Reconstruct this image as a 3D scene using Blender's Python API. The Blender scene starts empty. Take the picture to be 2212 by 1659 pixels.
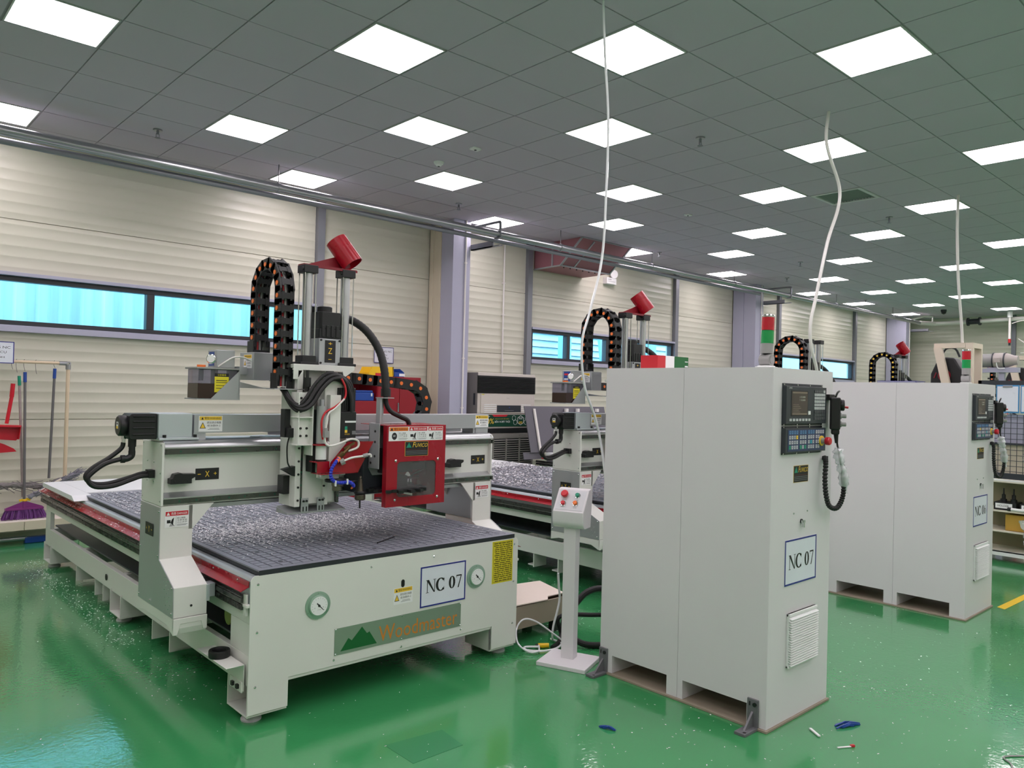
import bpy, math, random
from mathutils import Vector, Matrix
random.seed(7)
R = math.radians
SC = bpy.context.scene
COL = SC.collection
# ------------------------------------------------------------------ camera, world, exposure
cam_d = bpy.data.cameras.new('camera'); CAM = bpy.data.objects.new('camera', cam_d); COL.objects.link(CAM)
F_PX, AZ, PIT, ROL = 1657.94, 0.742266, 0.010532, 0.025297
cam_d.sensor_width = 36.0; cam_d.lens = F_PX / 2212 * 36.0; cam_d.clip_start = 0.05; cam_d.clip_end = 200
_f = Vector((math.sin(AZ) * math.cos(PIT), math.cos(AZ) * math.cos(PIT), math.sin(PIT)))
_r = Vector((math.cos(AZ), -math.sin(AZ), 0)); _u = _r.cross(_f)
_r2 = _r * math.cos(ROL) + _u * math.sin(ROL); _u2 = -_r * math.sin(ROL) + _u * math.cos(ROL)
CAM.matrix_world = Matrix(((_r2.x, _u2.x, -_f.x, 0), (_r2.y, _u2.y, -_f.y, 0), (_r2.z, _u2.z, -_f.z, 1.6), (0, 0, 0, 1)))
SC.camera = CAM
W = bpy.data.worlds.new('sky'); SC.world = W; W.use_nodes = True
_bg = W.node_tree.nodes['Background']; _bg.inputs[0].default_value = (0.62, 0.84, 1.0, 1); _bg.inputs[1].default_value = 8.5
SC.view_settings.view_transform = 'Standard'; SC.view_settings.look = 'None'
SC.view_settings.gamma = 1.0; SC.view_settings.use_curve_mapping = False
SC.view_settings.exposure = 0.0
LIGHT_STRENGTH = 16.0

# ------------------------------------------------------------------ helpers
def srgb(r, g, b):
    def c(v):
        v /= 255.0
        return v / 12.92 if v <= 0.04045 else ((v + 0.055) / 1.055) ** 2.4
    return (c(r), c(g), c(b), 1)
MATS = {}
def mat(name, rgb, rough=0.5, metal=0.0, var=0.0, vscale=3.0, bump=0.0, bscale=60.0, emit=0.0, spec=0.5, alpha=1.0, coat=0.0, stretch=None):
    if name in MATS: return MATS[name]
    m = bpy.data.materials.new(name); m.use_nodes = True; nt = m.node_tree; b = nt.nodes['Principled BSDF']
    col = srgb(*rgb); b.inputs['Base Color'].default_value = col
    b.inputs['Roughness'].default_value = rough; b.inputs['Metallic'].default_value = metal
    b.inputs['Specular IOR Level'].default_value = spec; b.inputs['Coat Weight'].default_value = coat
    if emit:
        b.inputs['Emission Color'].default_value = col; b.inputs['Emission Strength'].default_value = emit
    if alpha < 1: b.inputs['Alpha'].default_value = alpha
    tc = nt.nodes.new('ShaderNodeTexCoord'); mp = nt.nodes.new('ShaderNodeMapping')
    nt.links.new(tc.outputs['Object'], mp.inputs[0])
    if stretch: mp.inputs['Scale'].default_value = stretch
    n = nt.nodes.new('ShaderNodeTexNoise'); n.inputs['Scale'].default_value = vscale; n.inputs['Detail'].default_value = 4
    nt.links.new(mp.outputs[0], n.inputs['Vector'])
    if var:
        mx = nt.nodes.new('ShaderNodeMix'); mx.data_type = 'RGBA'
        mx.inputs['A'].default_value = tuple(max(0, c * (1 - var)) for c in col[:3]) + (1,)
        mx.inputs['B'].default_value = tuple(min(1, c * (1 + var)) for c in col[:3]) + (1,)
        nt.links.new(n.outputs['Fac'], mx.inputs['Factor']); nt.links.new(mx.outputs['Result'], b.inputs['Base Color'])
        mr = nt.nodes.new('ShaderNodeMapRange'); mr.inputs['To Min'].default_value = max(0.02, rough - 0.06); mr.inputs['To Max'].default_value = min(1, rough + 0.06)
        nt.links.new(n.outputs['Fac'], mr.inputs['Value']); nt.links.new(mr.outputs['Result'], b.inputs['Roughness'])
    if bump:
        n2 = nt.nodes.new('ShaderNodeTexNoise'); n2.inputs['Scale'].default_value = bscale; n2.inputs['Detail'].default_value = 3
        nt.links.new(mp.outputs[0], n2.inputs['Vector'])
        bp = nt.nodes.new('ShaderNodeBump'); bp.inputs['Strength'].default_value = bump; bp.inputs['Distance'].default_value = 0.01
        nt.links.new(n2.outputs['Fac'], bp.inputs['Height']); nt.links.new(bp.outputs['Normal'], b.inputs['Normal'])
    MATS[name] = m
    return m
def glassy(name, rgb, transp=0.85, rough=0.02):
    if name in MATS: return MATS[name]
    m = bpy.data.materials.new(name); m.use_nodes = True; nt = m.node_tree; nt.nodes.remove(nt.nodes['Principled BSDF'])
    out = nt.nodes['Material Output']; t = nt.nodes.new('ShaderNodeBsdfTransparent'); t.inputs[0].default_value = srgb(*rgb)
    g = nt.nodes.new('ShaderNodeBsdfGlossy'); g.inputs['Roughness'].default_value = rough
    fr = nt.nodes.new('ShaderNodeFresnel'); fr.inputs[0].default_value = 1.5
    d = nt.nodes.new('ShaderNodeBsdfDiffuse'); d.inputs[0].default_value = srgb(*rgb)
    m1 = nt.nodes.new('ShaderNodeMixShader'); m1.inputs[0].default_value = 1 - transp
    nt.links.new(t.outputs[0], m1.inputs[1]); nt.links.new(d.outputs[0], m1.inputs[2])
    m2 = nt.nodes.new('ShaderNodeMixShader'); ge = nt.nodes.new('ShaderNodeNewGeometry'); iv = nt.nodes.new('ShaderNodeMath'); iv.operation = 'SUBTRACT'; iv.inputs[0].default_value = 1.0
    nt.links.new(ge.outputs['Backfacing'], iv.inputs[1]); mu = nt.nodes.new('ShaderNodeMath'); mu.operation = 'MULTIPLY'
    nt.links.new(fr.outputs[0], mu.inputs[0]); nt.links.new(iv.outputs[0], mu.inputs[1]); nt.links.new(mu.outputs[0], m2.inputs[0])
    nt.links.new(m1.outputs[0], m2.inputs[1]); nt.links.new(g.outputs[0], m2.inputs[2]); nt.links.new(m2.outputs[0], out.inputs[0])
    MATS[name] = m
    return m
TXT = {}
def text_geo(s, shear=0.0):
    k = (s, shear)
    if k in TXT: return TXT[k]
    c = bpy.data.curves.new('txt', 'FONT'); c.body = s; c.size = 1; c.resolution_u = 2; c.shear = shear
    o = bpy.data.objects.new('txt', c); COL.objects.link(o)
    dg = bpy.context.evaluated_depsgraph_get(); dg.update()
    me = bpy.data.meshes.new_from_object(o.evaluated_get(dg))
    vs = [tuple(v.co) for v in me.vertices]; fs = [tuple(p.vertices) for p in me.polygons]
    if vs:
        x0 = min(v[0] for v in vs); x1 = max(v[0] for v in vs); y0 = min(v[1] for v in vs); y1 = max(v[1] for v in vs)
    else: x0 = y0 = 0; x1 = y1 = 1
    bpy.data.objects.remove(o); bpy.data.meshes.remove(me); bpy.data.curves.remove(c)
    TXT[k] = (vs, fs, x0, x1, y0, y1)
    return TXT[k]
def ribbon(pts):
    """flat stroke of varying width: list of (x,y,w) -> quads"""
    L = []
    n = len(pts)
    for i, (x, y, w) in enumerate(pts):
        a = pts[max(0, i - 1)]; b = pts[min(n - 1, i + 1)]
        dx, dy = b[0] - a[0], b[1] - a[1]; l = math.hypot(dx, dy) or 1
        nx, ny = -dy / l, dx / l
        L.append(((x + nx * w / 2, y + ny * w / 2), (x - nx * w / 2, y - ny * w / 2)))
    return [[L[i][0], L[i][1], L[i + 1][1], L[i + 1][0]] for i in range(n - 1)]
def R4(x0, y0, x1, y1): return [(x0, y0), (x1, y0), (x1, y1), (x0, y1)]
def _ell(cx, cy, rx, ry, a0, a1, wf, n=20):
    return ribbon([(cx + rx * math.cos(R(a0 + (a1 - a0) * i / n)), cy + ry * math.sin(R(a0 + (a1 - a0) * i / n)), wf(R(a0 + (a1 - a0) * i / n))) for i in range(n + 1)])
def serif_glyph(ch):
    if ch == 'N': return 0.78, [R4(.08, .04, .13, 1), R4(.64, 0, .69, .96), [(.02, 1), (.22, 1), (.69, 0), (.6, 0)], R4(0, 0, .22, .035), R4(0, .965, .14, 1), R4(.55, .965, .78, 1)]
    if ch == 'C': return 0.72, _ell(.37, .5, .3, .48, 40, 320, lambda a: .06 + .13 * abs(math.cos(a))) + [R4(.6, .68, .635, .98), R4(.6, .03, .635, .3)]
    if ch == '0': return 0.55, _ell(.25, .5, .175, .46, 0, 360, lambda a: .05 + .12 * abs(math.cos(a)), 28)
    if ch == '7': return 0.52, [R4(.04, .9, .48, 1), R4(.04, .78, .075, .92), [(.41, .92), (.48, .92), (.25, 0), (.16, 0)]]
    if ch == '6': return 0.55, _ell(.25, .32, .18, .28, 0, 360, lambda a: .04 + .09 * abs(math.cos(a)), 24) + ribbon([(.08, .34, .12), (.1, .55, .1), (.2, .8, .08), (.44, .97, .03)])
    return 0.3, []

class MB:
    def __init__(s): s.v = []; s.f = []; s.m = []; s.O = s.U = s.V = s.N = None
    def add(s, vs, fs, mi=0):
        o = len(s.v); s.v += [tuple(v) for v in vs]
        for f in fs: s.f.append(tuple(o + i for i in f)); s.m.append(mi)
        return s
    def box(s, x0, x1, y0, y1, z0, z1, mi=0):
        return s.add([(x0, y0, z0), (x1, y0, z0), (x1, y1, z0), (x0, y1, z0), (x0, y0, z1), (x1, y0, z1), (x1, y1, z1), (x0, y1, z1)],
                     [(0, 3, 2, 1), (4, 5, 6, 7), (0, 1, 5, 4), (1, 2, 6, 5), (2, 3, 7, 6), (3, 0, 4, 7)], mi)
    def obox(s, c, sx, sy, sz, rot=None, mi=0):
        M = rot.to_matrix() if hasattr(rot, 'to_matrix') else (rot or Matrix.Identity(3))
        c = Vector(c); vs = []
        for z in (-.5, .5):
            for x, y in ((-.5, -.5), (.5, -.5), (.5, .5), (-.5, .5)): vs.append(c + M @ Vector((x * sx, y * sy, z * sz)))
        return s.add(vs, [(0, 3, 2, 1), (4, 5, 6, 7), (0, 1, 5, 4), (1, 2, 6, 5), (2, 3, 7, 6), (3, 0, 4, 7)], mi)
    def prism(s, poly, ax, a, b, mi=0):
        n = len(poly)
        mk = {'x': lambda t, p: (t, p[0], p[1]), 'y': lambda t, p: (p[0], t, p[1]), 'z': lambda t, p: (p[0], p[1], t)}[ax]
        vs = [mk(a, p) for p in poly] + [mk(b, p) for p in poly]
        fs = [tuple(range(n)), tuple(range(2 * n - 1, n - 1, -1))] + [(i, i + n, (i + 1) % n + n, (i + 1) % n) for i in range(n)]
        return s.add(vs, fs, mi)
    def cyl(s, p0, p1, r0, r1=None, n=14, mi=0, caps=True, mi_cap=None):
        p0 = Vector(p0); p1 = Vector(p1); r1 = r0 if r1 is None else r1
        d = (p1 - p0).normalized(); a = d.orthogonal().normalized(); b = d.cross(a)
        vs = []
        for p, r in ((p0, r0), (p1, r1)):
            for i in range(n):
                t = 2 * math.pi * i / n; vs.append(p + a * (r * math.cos(t)) + b * (r * math.sin(t)))
        s.add(vs, [(i, (i + 1) % n, (i + 1) % n + n, i + n) for i in range(n)], mi)
        if caps:
            k = len(s.v) - 2 * n
            for f in (tuple(range(n - 1, -1, -1)), tuple(range(n, 2 * n))):
                s.f.append(tuple(k + i for i in f)); s.m.append(mi if mi_cap is None else mi_cap)
        return s
    def pipe(s, p0, p1, ro, ri, n=20, mi=0):
        p0 = Vector(p0); p1 = Vector(p1); d = (p1 - p0).normalized(); a = d.orthogonal().normalized(); b = d.cross(a); vs = []
        for p, r in ((p0, ro), (p1, ro), (p1, ri), (p0, ri)):
            for i in range(n):
                t = 2 * math.pi * i / n; vs.append(p + a * (r * math.cos(t)) + b * (r * math.sin(t)))
        fs = []
        for q in range(4):
            for i in range(n): fs.append((q * n + i, q * n + (i + 1) % n, ((q + 1) % 4) * n + (i + 1) % n, ((q + 1) % 4) * n + i))
        return s.add(vs, fs, mi)
    def lathe(s, prof, c, ax=(0, 0, 1), n=18, mi=0):
        c = Vector(c); d = Vector(ax).normalized(); a = d.orthogonal().normalized(); b = d.cross(a); vs = []
        for r, h in prof:
            for i in range(n):
                t = 2 * math.pi * i / n; vs.append(c + d * h + a * (r * math.cos(t)) + b * (r * math.sin(t)))
        fs = []
        for q in range(len(prof) - 1):
            for i in range(n): fs.append((q * n + i, q * n + (i + 1) % n, (q + 1) * n + (i + 1) % n, (q + 1) * n + i))
        fs.append(tuple(range(n - 1, -1, -1))); fs.append(tuple((len(prof) - 1) * n + i for i in range(n)))
        return s.add(vs, fs, mi)
    def tube(s, pts, r, n=8, mi=0, sub=0, rf=None):
        P = [Vector(p) for p in pts]
        if sub:
            Q = []
            for i in range(len(P) - 1):
                p0 = P[max(0, i - 1)]; p1 = P[i]; p2 = P[i + 1]; p3 = P[min(len(P) - 1, i + 2)]
                for k in range(sub):
                    t = k / sub
                    Q.append(0.5 * ((2 * p1) + (p2 - p0) * t + (2 * p0 - 5 * p1 + 4 * p2 - p3) * t * t + (3 * p1 - p0 - 3 * p2 + p3) * t ** 3))
            Q.append(P[-1]); P = Q
        vs = []; a = None
        for i, p in enumerate(P):
            d = (P[min(len(P) - 1, i + 1)] - P[max(0, i - 1)]).normalized()
            a = d.orthogonal().normalized() if a is None else (a - d * a.dot(d)).normalized()
            b = d.cross(a); rr = r if rf is None else rf(i, len(P)) * r
            for k in range(n):
                t = 2 * math.pi * k / n; vs.append(p + a * (rr * math.cos(t)) + b * (rr * math.sin(t)))
        fs = []
        for i in range(len(P) - 1):
            for k in range(n): fs.append((i * n + k, i * n + (k + 1) % n, (i + 1) * n + (k + 1) % n, (i + 1) * n + k))
        fs.append(tuple(range(n - 1, -1, -1))); fs.append(tuple((len(P) - 1) * n + k for k in range(n)))
        return s.add(vs, fs, mi)
    # flat print on a plane: O bottom-left corner, U right, V up
    def plane(s, O, U, V): s.O = Vector(O); s.U = Vector(U); s.V = Vector(V); s.N = s.U.cross(s.V); return s
    def pt(s, x, y, d=0): return s.O + s.U * x + s.V * y + s.N * d
    def rect(s, x0, y0, x1, y1, mi=0, d=0.0): return s.add([s.pt(x0, y0, d), s.pt(x1, y0, d), s.pt(x1, y1, d), s.pt(x0, y1, d)], [(0, 1, 2, 3)], mi)
    def slab(s, x0, y0, x1, y1, d0, d1, mi=0):
        vs = [s.pt(x, y, d) for d in (d0, d1) for x, y in ((x0, y0), (x1, y0), (x1, y1), (x0, y1))]
        return s.add(vs, [(0, 3, 2, 1), (4, 5, 6, 7), (0, 1, 5, 4), (1, 2, 6, 5), (2, 3, 7, 6), (3, 0, 4, 7)], mi)
    def poly(s, pts, mi=0, d=0.0): return s.add([s.pt(x, y, d) for x, y in pts], [tuple(range(len(pts)))], mi)
    def txt(s, t, x, y, h, mi=0, d=0.0005, w=None, shear=0.0, center=False):
        vs, fs, x0, x1, y0, y1 = text_geo(t, shear)
        if not vs: return s
        ky = h / max(1e-6, (y1 - y0)); kx = ky if w is None else w / max(1e-6, (x1 - x0))
        ox = x - ((x1 - x0) * kx / 2 if center else 0)
        return s.add([s.pt(ox + (v[0] - x0) * kx, y + (v[1] - y0) * ky, d) for v in vs], fs, mi)
    def serif(s, t, x, y, h, mi=0, d=0.0005, w=None):
        adv = [serif_glyph(c)[0] for c in t]; k = h if w is None else w / sum(adv); cx = x
        for c in t:
            a, ps = serif_glyph(c)
            for p in ps: s.poly([(cx + px * k, y + py * h) for px, py in p], mi, d)
            cx += a * k
        return s

ORG = {}
def _props(o, label=None, cat=None, group=None, kind=None):
    if label: o['label'] = label
    if cat: o['category'] = cat
    if group: o['group'] = group
    if kind: o['kind'] = kind
def build(mb, name, mats, parent=None, label=None, cat=None, group=None, kind=None, smooth=32, bevel=0.0, origin=None, M=None):
    if not isinstance(mats, (list, tuple)): mats = [mats]
    if M is not None: og = Vector((0, 0, 0))
    elif parent is not None: og = ORG[parent.name]
    elif origin is not None: og = Vector(origin)
    else:
        xs = [v[0] for v in mb.v]; ys = [v[1] for v in mb.v]; zs = [v[2] for v in mb.v]
        og = Vector(((min(xs) + max(xs)) / 2, (min(ys) + max(ys)) / 2, min(zs)))
    me = bpy.data.meshes.new(name)
    me.from_pydata([(v[0] - og.x, v[1] - og.y, v[2] - og.z) for v in mb.v], [], mb.f)
    for m in mats: me.materials.append(m)
    if len(mats) > 1: me.polygons.foreach_set('material_index', mb.m)
    if smooth:
        me.polygons.foreach_set('use_smooth', [True] * len(me.polygons)); me.update(); me.set_sharp_from_angle(angle=R(smooth))
    o = bpy.data.objects.new(name, me); COL.objects.link(o); ORG[o.name] = og
    if M is not None:
        o.parent = parent; ORG[o.name] = ORG[parent.name]; o.matrix_local = Matrix.Translation(-ORG[parent.name]) @ M
    elif parent is None: o.location = og
    else: o.parent = parent
    if bevel:
        b = o.modifiers.new('bevel', 'BEVEL'); b.width = bevel; b.segments = 2; b.limit_method = 'ANGLE'; b.angle_limit = R(40); b.harden_normals = True
    _props(o, label, cat, group, kind)
    return o
def thing(name, label, cat, loc, group=None):
    o = bpy.data.objects.new(name, None); COL.objects.link(o); o.location = loc; o.empty_display_size = 0.1
    ORG[o.name] = Vector(loc); _props(o, label, cat, group)
    return o
def share(src, name, parent, M):
    """another object on src's mesh, placed by matrix M in world (parent unrotated)"""
    o = bpy.data.objects.new(name, src.data); COL.objects.link(o); o.parent = parent
    og = ORG[parent.name]; ORG[o.name] = og
    o.matrix_local = Matrix.Translation(-og) @ M
    return o
def kids(o): return list(o.children)
def copy_tree(o, parent=None, shift=None, keep=None):
    c = o.copy(); COL.objects.link(c)
    if parent is not None:
        c.parent = parent; c.matrix_parent_inverse = Matrix.Identity(4)
    ORG[c.name] = ORG[o.name]
    if shift: c.location = Vector(c.location) + Vector(shift.get(o.get('_grp', ''), (0, 0, 0)))
    for ch in kids(o):
        if keep is None or keep(ch): copy_tree(ch, c, shift if parent is None else None, None)
    return c
NY = ((1, 0, 0), (0, 0, 1))      # print on a face that looks to -Y
NX = ((0, -1, 0), (0, 0, 1))     # print on a face that looks to -X
# ------------------------------------------------------------------ materials
m_white = mat('machine_grey_paint', (222, 223, 217), .42, var=.03, vscale=2.5)
m_cab = mat('cabinet_grey_paint', (218, 215, 218), .4, var=.025, vscale=1.5, bump=.02, bscale=220)
m_alu = mat('brushed_aluminium', (190, 192, 194), .34, .85, var=.06, vscale=8, stretch=(.3, 6, 6))
m_alup = mat('silver_sheet', (176, 179, 182), .38, .55, var=.04)
m_zinc = mat('zinc_plate', (192, 200, 204), .4, .45, var=.05, vscale=2)
m_steel = mat('rail_steel', (92, 94, 92), .28, .85, var=.25, vscale=14)
m_chrome = mat('chrome', (215, 217, 218), .12, 1)
m_black = mat('black_plastic', (20, 21, 23), .45, var=.1)
m_rub = mat('black_rubber', (17, 17, 18), .55)
m_dark = mat('dark_panel', (45, 50, 57), .4, var=.05)
m_red = mat('red_paint', (156, 12, 32), .27, var=.06, vscale=4)
m_redd = mat('red_sheet', (128, 18, 34), .42, var=.1)
m_blue = mat('blue_plastic', (30, 70, 150), .35)
m_bhose = mat('blue_loc_line', (35, 55, 190), .35)
m_orange = mat('orange_plastic', (240, 120, 50), .4)
m_yel = mat('yellow_plastic', (235, 190, 20), .4)
m_ylab = mat('yellow_label', (222, 208, 40), .5)
m_pw = mat('white_print', (235, 236, 236), .5)
m_pk = mat('black_print', (22, 22, 24), .5)
m_pg = mat('grey_print', (120, 122, 124), .5)
m_pr = mat('red_print', (196, 34, 46), .45)
m_po = mat('orange_print', (226, 120, 40), .45)
m_py = mat('yellow_print', (236, 196, 60), .45)
m_pb = mat('blue_print', (32, 40, 130), .4)
m_pgr = mat('green_print', (12, 96, 44), .45)
m_tealp = mat('teal_print', (20, 140, 110), .45)
m_gold = mat('gold_print', (205, 170, 70), .4)
m_paper = mat('sign_paper', (222, 226, 236), .3, var=.03, vscale=6)
m_table = mat('vacuum_table_phenolic', (128, 131, 142), .5, var=.12, vscale=5)
m_tabled = mat('vacuum_table_groove', (38, 42, 48), .6)
m_chip = mat('plastic_shavings', (236, 236, 238), .5)
m_chipg = mat('grey_shavings', (150, 146, 150), .5)
m_wall = mat('wall_panel_cream', (205, 203, 187), .34, var=.02, vscale=1.2)
m_lav = mat('steel_lavender_paint', (172, 172, 192), .45, var=.04)
m_lavd = mat('steel_grey_purlin', (128, 130, 138), .4, .3, var=.05)
m_frame = mat('window_frame_dark', (42, 44, 50), .4)
m_ceil = mat('ceiling_tile', (192, 183, 197), .85, var=.015, vscale=1.5)
m_tbar = mat('ceiling_tee_bar', (150, 145, 152), .6)
m_grid = mat('ceiling_grid_bar', (206, 206, 208), .5)
m_galv = mat('galvanised_pipe', (168, 170, 174), .3, .85, var=.02, vscale=2)
m_cream = mat('cream_cladding', (206, 196, 176), .45, var=.03)
m_pipew = mat('white_conduit', (226, 222, 218), .4)
m_wood = mat('beige_board', (150, 138, 122), .6, var=.12)
m_skin = mat('pale_cover_sheet', (232, 218, 206), .5)
m_grey = mat('grey_plastic', (150, 150, 148), .45)
m_pvc = mat('clear_hose', (222, 224, 226), .15, spec=.8)
m_hosew = mat('white_air_hose', (225, 222, 218), .3)
m_foot = mat('levelling_foot', (190, 186, 192), .4, .2)
m_cast = mat('grey_bracket', (112, 112, 116), .5, .2, var=.06)
m_estop = mat('red_button', (200, 30, 44), .3)
m_green = mat('green_button', (20, 140, 110), .3)
m_purple = mat('purple_bristle', (112, 60, 130), .6, var=.2, vscale=40)
m_tape = mat('yellow_floor_tape', (226, 190, 40), .4)
m_diff = mat('light_diffuser', (255, 243, 250), .6, emit=LIGHT_STRENGTH)
m_glass = glassy('window_glass_blue', (222, 245, 255), .97)
m_clear = glassy('clear_acrylic', (225, 225, 225), .93)
m_tank = glassy('oil_tank_plastic', (190, 188, 204), .85)
m_oil = mat('brown_oil', (48, 30, 26), .15)
m_lensr = mat('beacon_red_lens', (186, 8, 34), .25, coat=.5)
m_lensg = mat('beacon_green_lens', (6, 146, 72), .25, coat=.5)
def floor_mat():
    m = bpy.data.materials.new('green_epoxy'); m.use_nodes = True; nt = m.node_tree; b = nt.nodes['Principled BSDF']
    tc = nt.nodes.new('ShaderNodeTexCoord')
    n = nt.nodes.new('ShaderNodeTexNoise'); n.inputs['Scale'].default_value = 0.8; n.inputs['Detail'].default_value = 5
    nt.links.new(tc.outputs['Object'], n.inputs['Vector'])
    mx = nt.nodes.new('ShaderNodeMix'); mx.data_type = 'RGBA'
    mx.inputs['A'].default_value = srgb(52, 136, 80); mx.inputs['B'].default_value = srgb(64, 150, 92)
    nt.links.new(n.outputs['Fac'], mx.inputs['Factor']); nt.links.new(mx.outputs['Result'], b.inputs['Base Color'])
    n3 = nt.nodes.new('ShaderNodeTexNoise'); n3.inputs['Scale'].default_value = 6; n3.inputs['Detail'].default_value = 6
    nt.links.new(tc.outputs['Object'], n3.inputs['Vector'])
    mr = nt.nodes.new('ShaderNodeMapRange'); mr.inputs['To Min'].default_value = .05; mr.inputs['To Max'].default_value = .22
    nt.links.new(n3.outputs['Fac'], mr.inputs['Value']); nt.links.new(mr.outputs['Result'], b.inputs['Roughness'])
    n2 = nt.nodes.new('ShaderNodeTexNoise'); n2.inputs['Scale'].default_value = 45; n2.inputs['Detail'].default_value = 2
    nt.links.new(tc.outputs['Object'], n2.inputs['Vector'])
    bp = nt.nodes.new('ShaderNodeBump'); bp.inputs['Strength'].default_value = .06; bp.inputs['Distance'].default_value = .01
    nt.links.new(n2.outputs['Fac'], bp.inputs['Height']); nt.links.new(bp.outputs['Normal'], b.inputs['Normal'])
    b.inputs['Specular IOR Level'].default_value = .6; b.inputs['Coat Weight'].default_value = .6; b.inputs['Coat Roughness'].default_value = .05
    nt.links.new(bp.outputs['Normal'], b.inputs['Coat Normal'])
    return m
m_floor = floor_mat()
# ------------------------------------------------------------------ room shell
XA, XB, YA, YW, ZC = -3.6, 23.9, -4.6, 9.03, 4.012
build(MB().box(XA - .2, XB + .2, YA - .2, YW + .2, -.12, 0), 'floor', m_floor, kind='structure', smooth=0)
def struct(name, mb, m, parent=None, **k): return build(mb, name, m, parent, kind=None if parent else 'structure', **k)
wb = struct('wall_back', MB().box(XA - .2, .75, YW + .02, YW + .16, 0, ZC + .3).box(4.74, 8.62, YW + .02, YW + .16, 0, ZC + .3).box(12.55, 16.74, YW + .02, YW + .16, 0, ZC + .3).box(20.7, XB + .2, YW + .02, YW + .16, 0, ZC + .3)
            .box(.75, 4.74, YW + .02, YW + .16, 0, 2.11).box(8.62, 12.55, YW + .02, YW + .16, 0, 2.11).box(16.74, 20.7, YW + .02, YW + .16, 0, 2.11)
            .box(.75, 4.74, YW + .02, YW + .16, 2.63, ZC + .3).box(8.62, 12.55, YW + .02, YW + .16, 2.63, ZC + .3).box(16.74, 20.7, YW + .02, YW + .16, 2.63, ZC + .3), m_wall, smooth=0)
def ribbed(z0, z1, a, b, along='x', pos=YW, sgn=1, pitch=.107):
    """cladding panel with fine horizontal ribs"""
    pr = [(0.0, z0 + .004)]; z = z0 + pitch * .55
    while z < z1 - .03:
        pr += [(0, z), (-.0022, z + .006), (-.0022, z + .014), (0, z + .022)]; z += pitch
    pr += [(0, z1 - .004)]
    mb = MB(); n = len(pr)
    if along == 'x': vs = [(t, pos + sgn * p[0], p[1]) for t in (a, b) for p in pr] + [(t, pos + sgn * .03, zz) for t in (a, b) for zz in (z0 + .004, z1 - .004)]
    else: vs = [(pos + sgn * p[0], t, p[1]) for t in (a, b) for p in pr] + [(pos + sgn * .03, t, zz) for t in (a, b) for zz in (z0 + .004, z1 - .004)]
    fs = [(i, i + 1, n + i + 1, n + i) for i in range(n - 1)]
    fs += [(0, n, 2 * n + 2, 2 * n), (n - 1, 2 * n + 1, 2 * n + 3, 2 * n - 1)]
    mb.add(vs, fs)
    return mb
bays = [(XA, .62, 0), (.7, 4.78, 1), (4.88, 6.6, 0), (6.9, 8.53, 0), (8.64, 12.54, 1), (12.68, 14.7, 0), (15.0, 16.6, 0), (16.76, 20.66, 1), (20.88, 22.85, 0), (23.1, XB, 0)]
for a, b, win in bays:
    levels = [(0, .2), (.2, 1.2)] + ([(1.2, 2.09), (2.655, 3.2)] if win else [(1.2, 2.2), (2.2, 3.2)]) + [(3.2, ZC + .02)]
    for z0, z1 in levels: build(ribbed(z0, z1, a + .004, b - .004), 'wall_panel', m_wall, wb)
for i, x in enumerate((.62, 4.78, 8.52, 12.54, 16.6, 20.68)):
    mb = MB().prism([(x, YW - .07), (x + .1, YW - .07), (x + .1, YW - .058), (x + .016, YW - .058), (x + .016, YW + .02), (x, YW + .02)], 'z', 0, ZC)
    mb.box(x + .088, x + .1, YW - .058, YW - .03, 0, ZC)
    build(mb, 'wall_post', m_lavd, wb, smooth=0)
# strip windows
def window(n, x0, x1, mulls):
    mb = MB()
    for z0, z1 in ((2.075, 2.14), (2.632, 2.668)): mb.box(x0, x1, YW - .075, YW + .05, z0, z1)
    w = build(mb, 'window_%d' % n, m_lav, kind='structure', smooth=0, bevel=.003)
    f = MB()
    f.box(x0, x1, YW - .02, YW + .08, 2.14, 2.19).box(x0, x1, YW - .02, YW + .08, 2.582, 2.632)
    f.box(x0, x0 + .06, YW - .02, YW + .08, 2.19, 2.582).box(x1 - .06, x1, YW - .02, YW + .08, 2.19, 2.582)
    for m in mulls: f.box(m - .04, m + .04, YW - .02, YW + .08, 2.19, 2.582)
    fr = build(f, 'window_frame', m_frame, w, smooth=0, bevel=.004)
    ed = [x0 + .06] + [q for m in mulls for q in (m - .04, m + .04)] + [x1 - .06]
    for k in range(0, len(ed), 2):
        build(MB().box(ed[k] - .005, ed[k + 1] + .005, YW + .028, YW + .034, 2.185, 2.587), 'window_pane', m_glass, fr, smooth=0)
window(1, .72, 4.78, [2.787])
window(2, 8.64, 12.54, [9.55, 10.57, 11.56])
window(3, 16.76, 20.66, [18.7])
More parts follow.
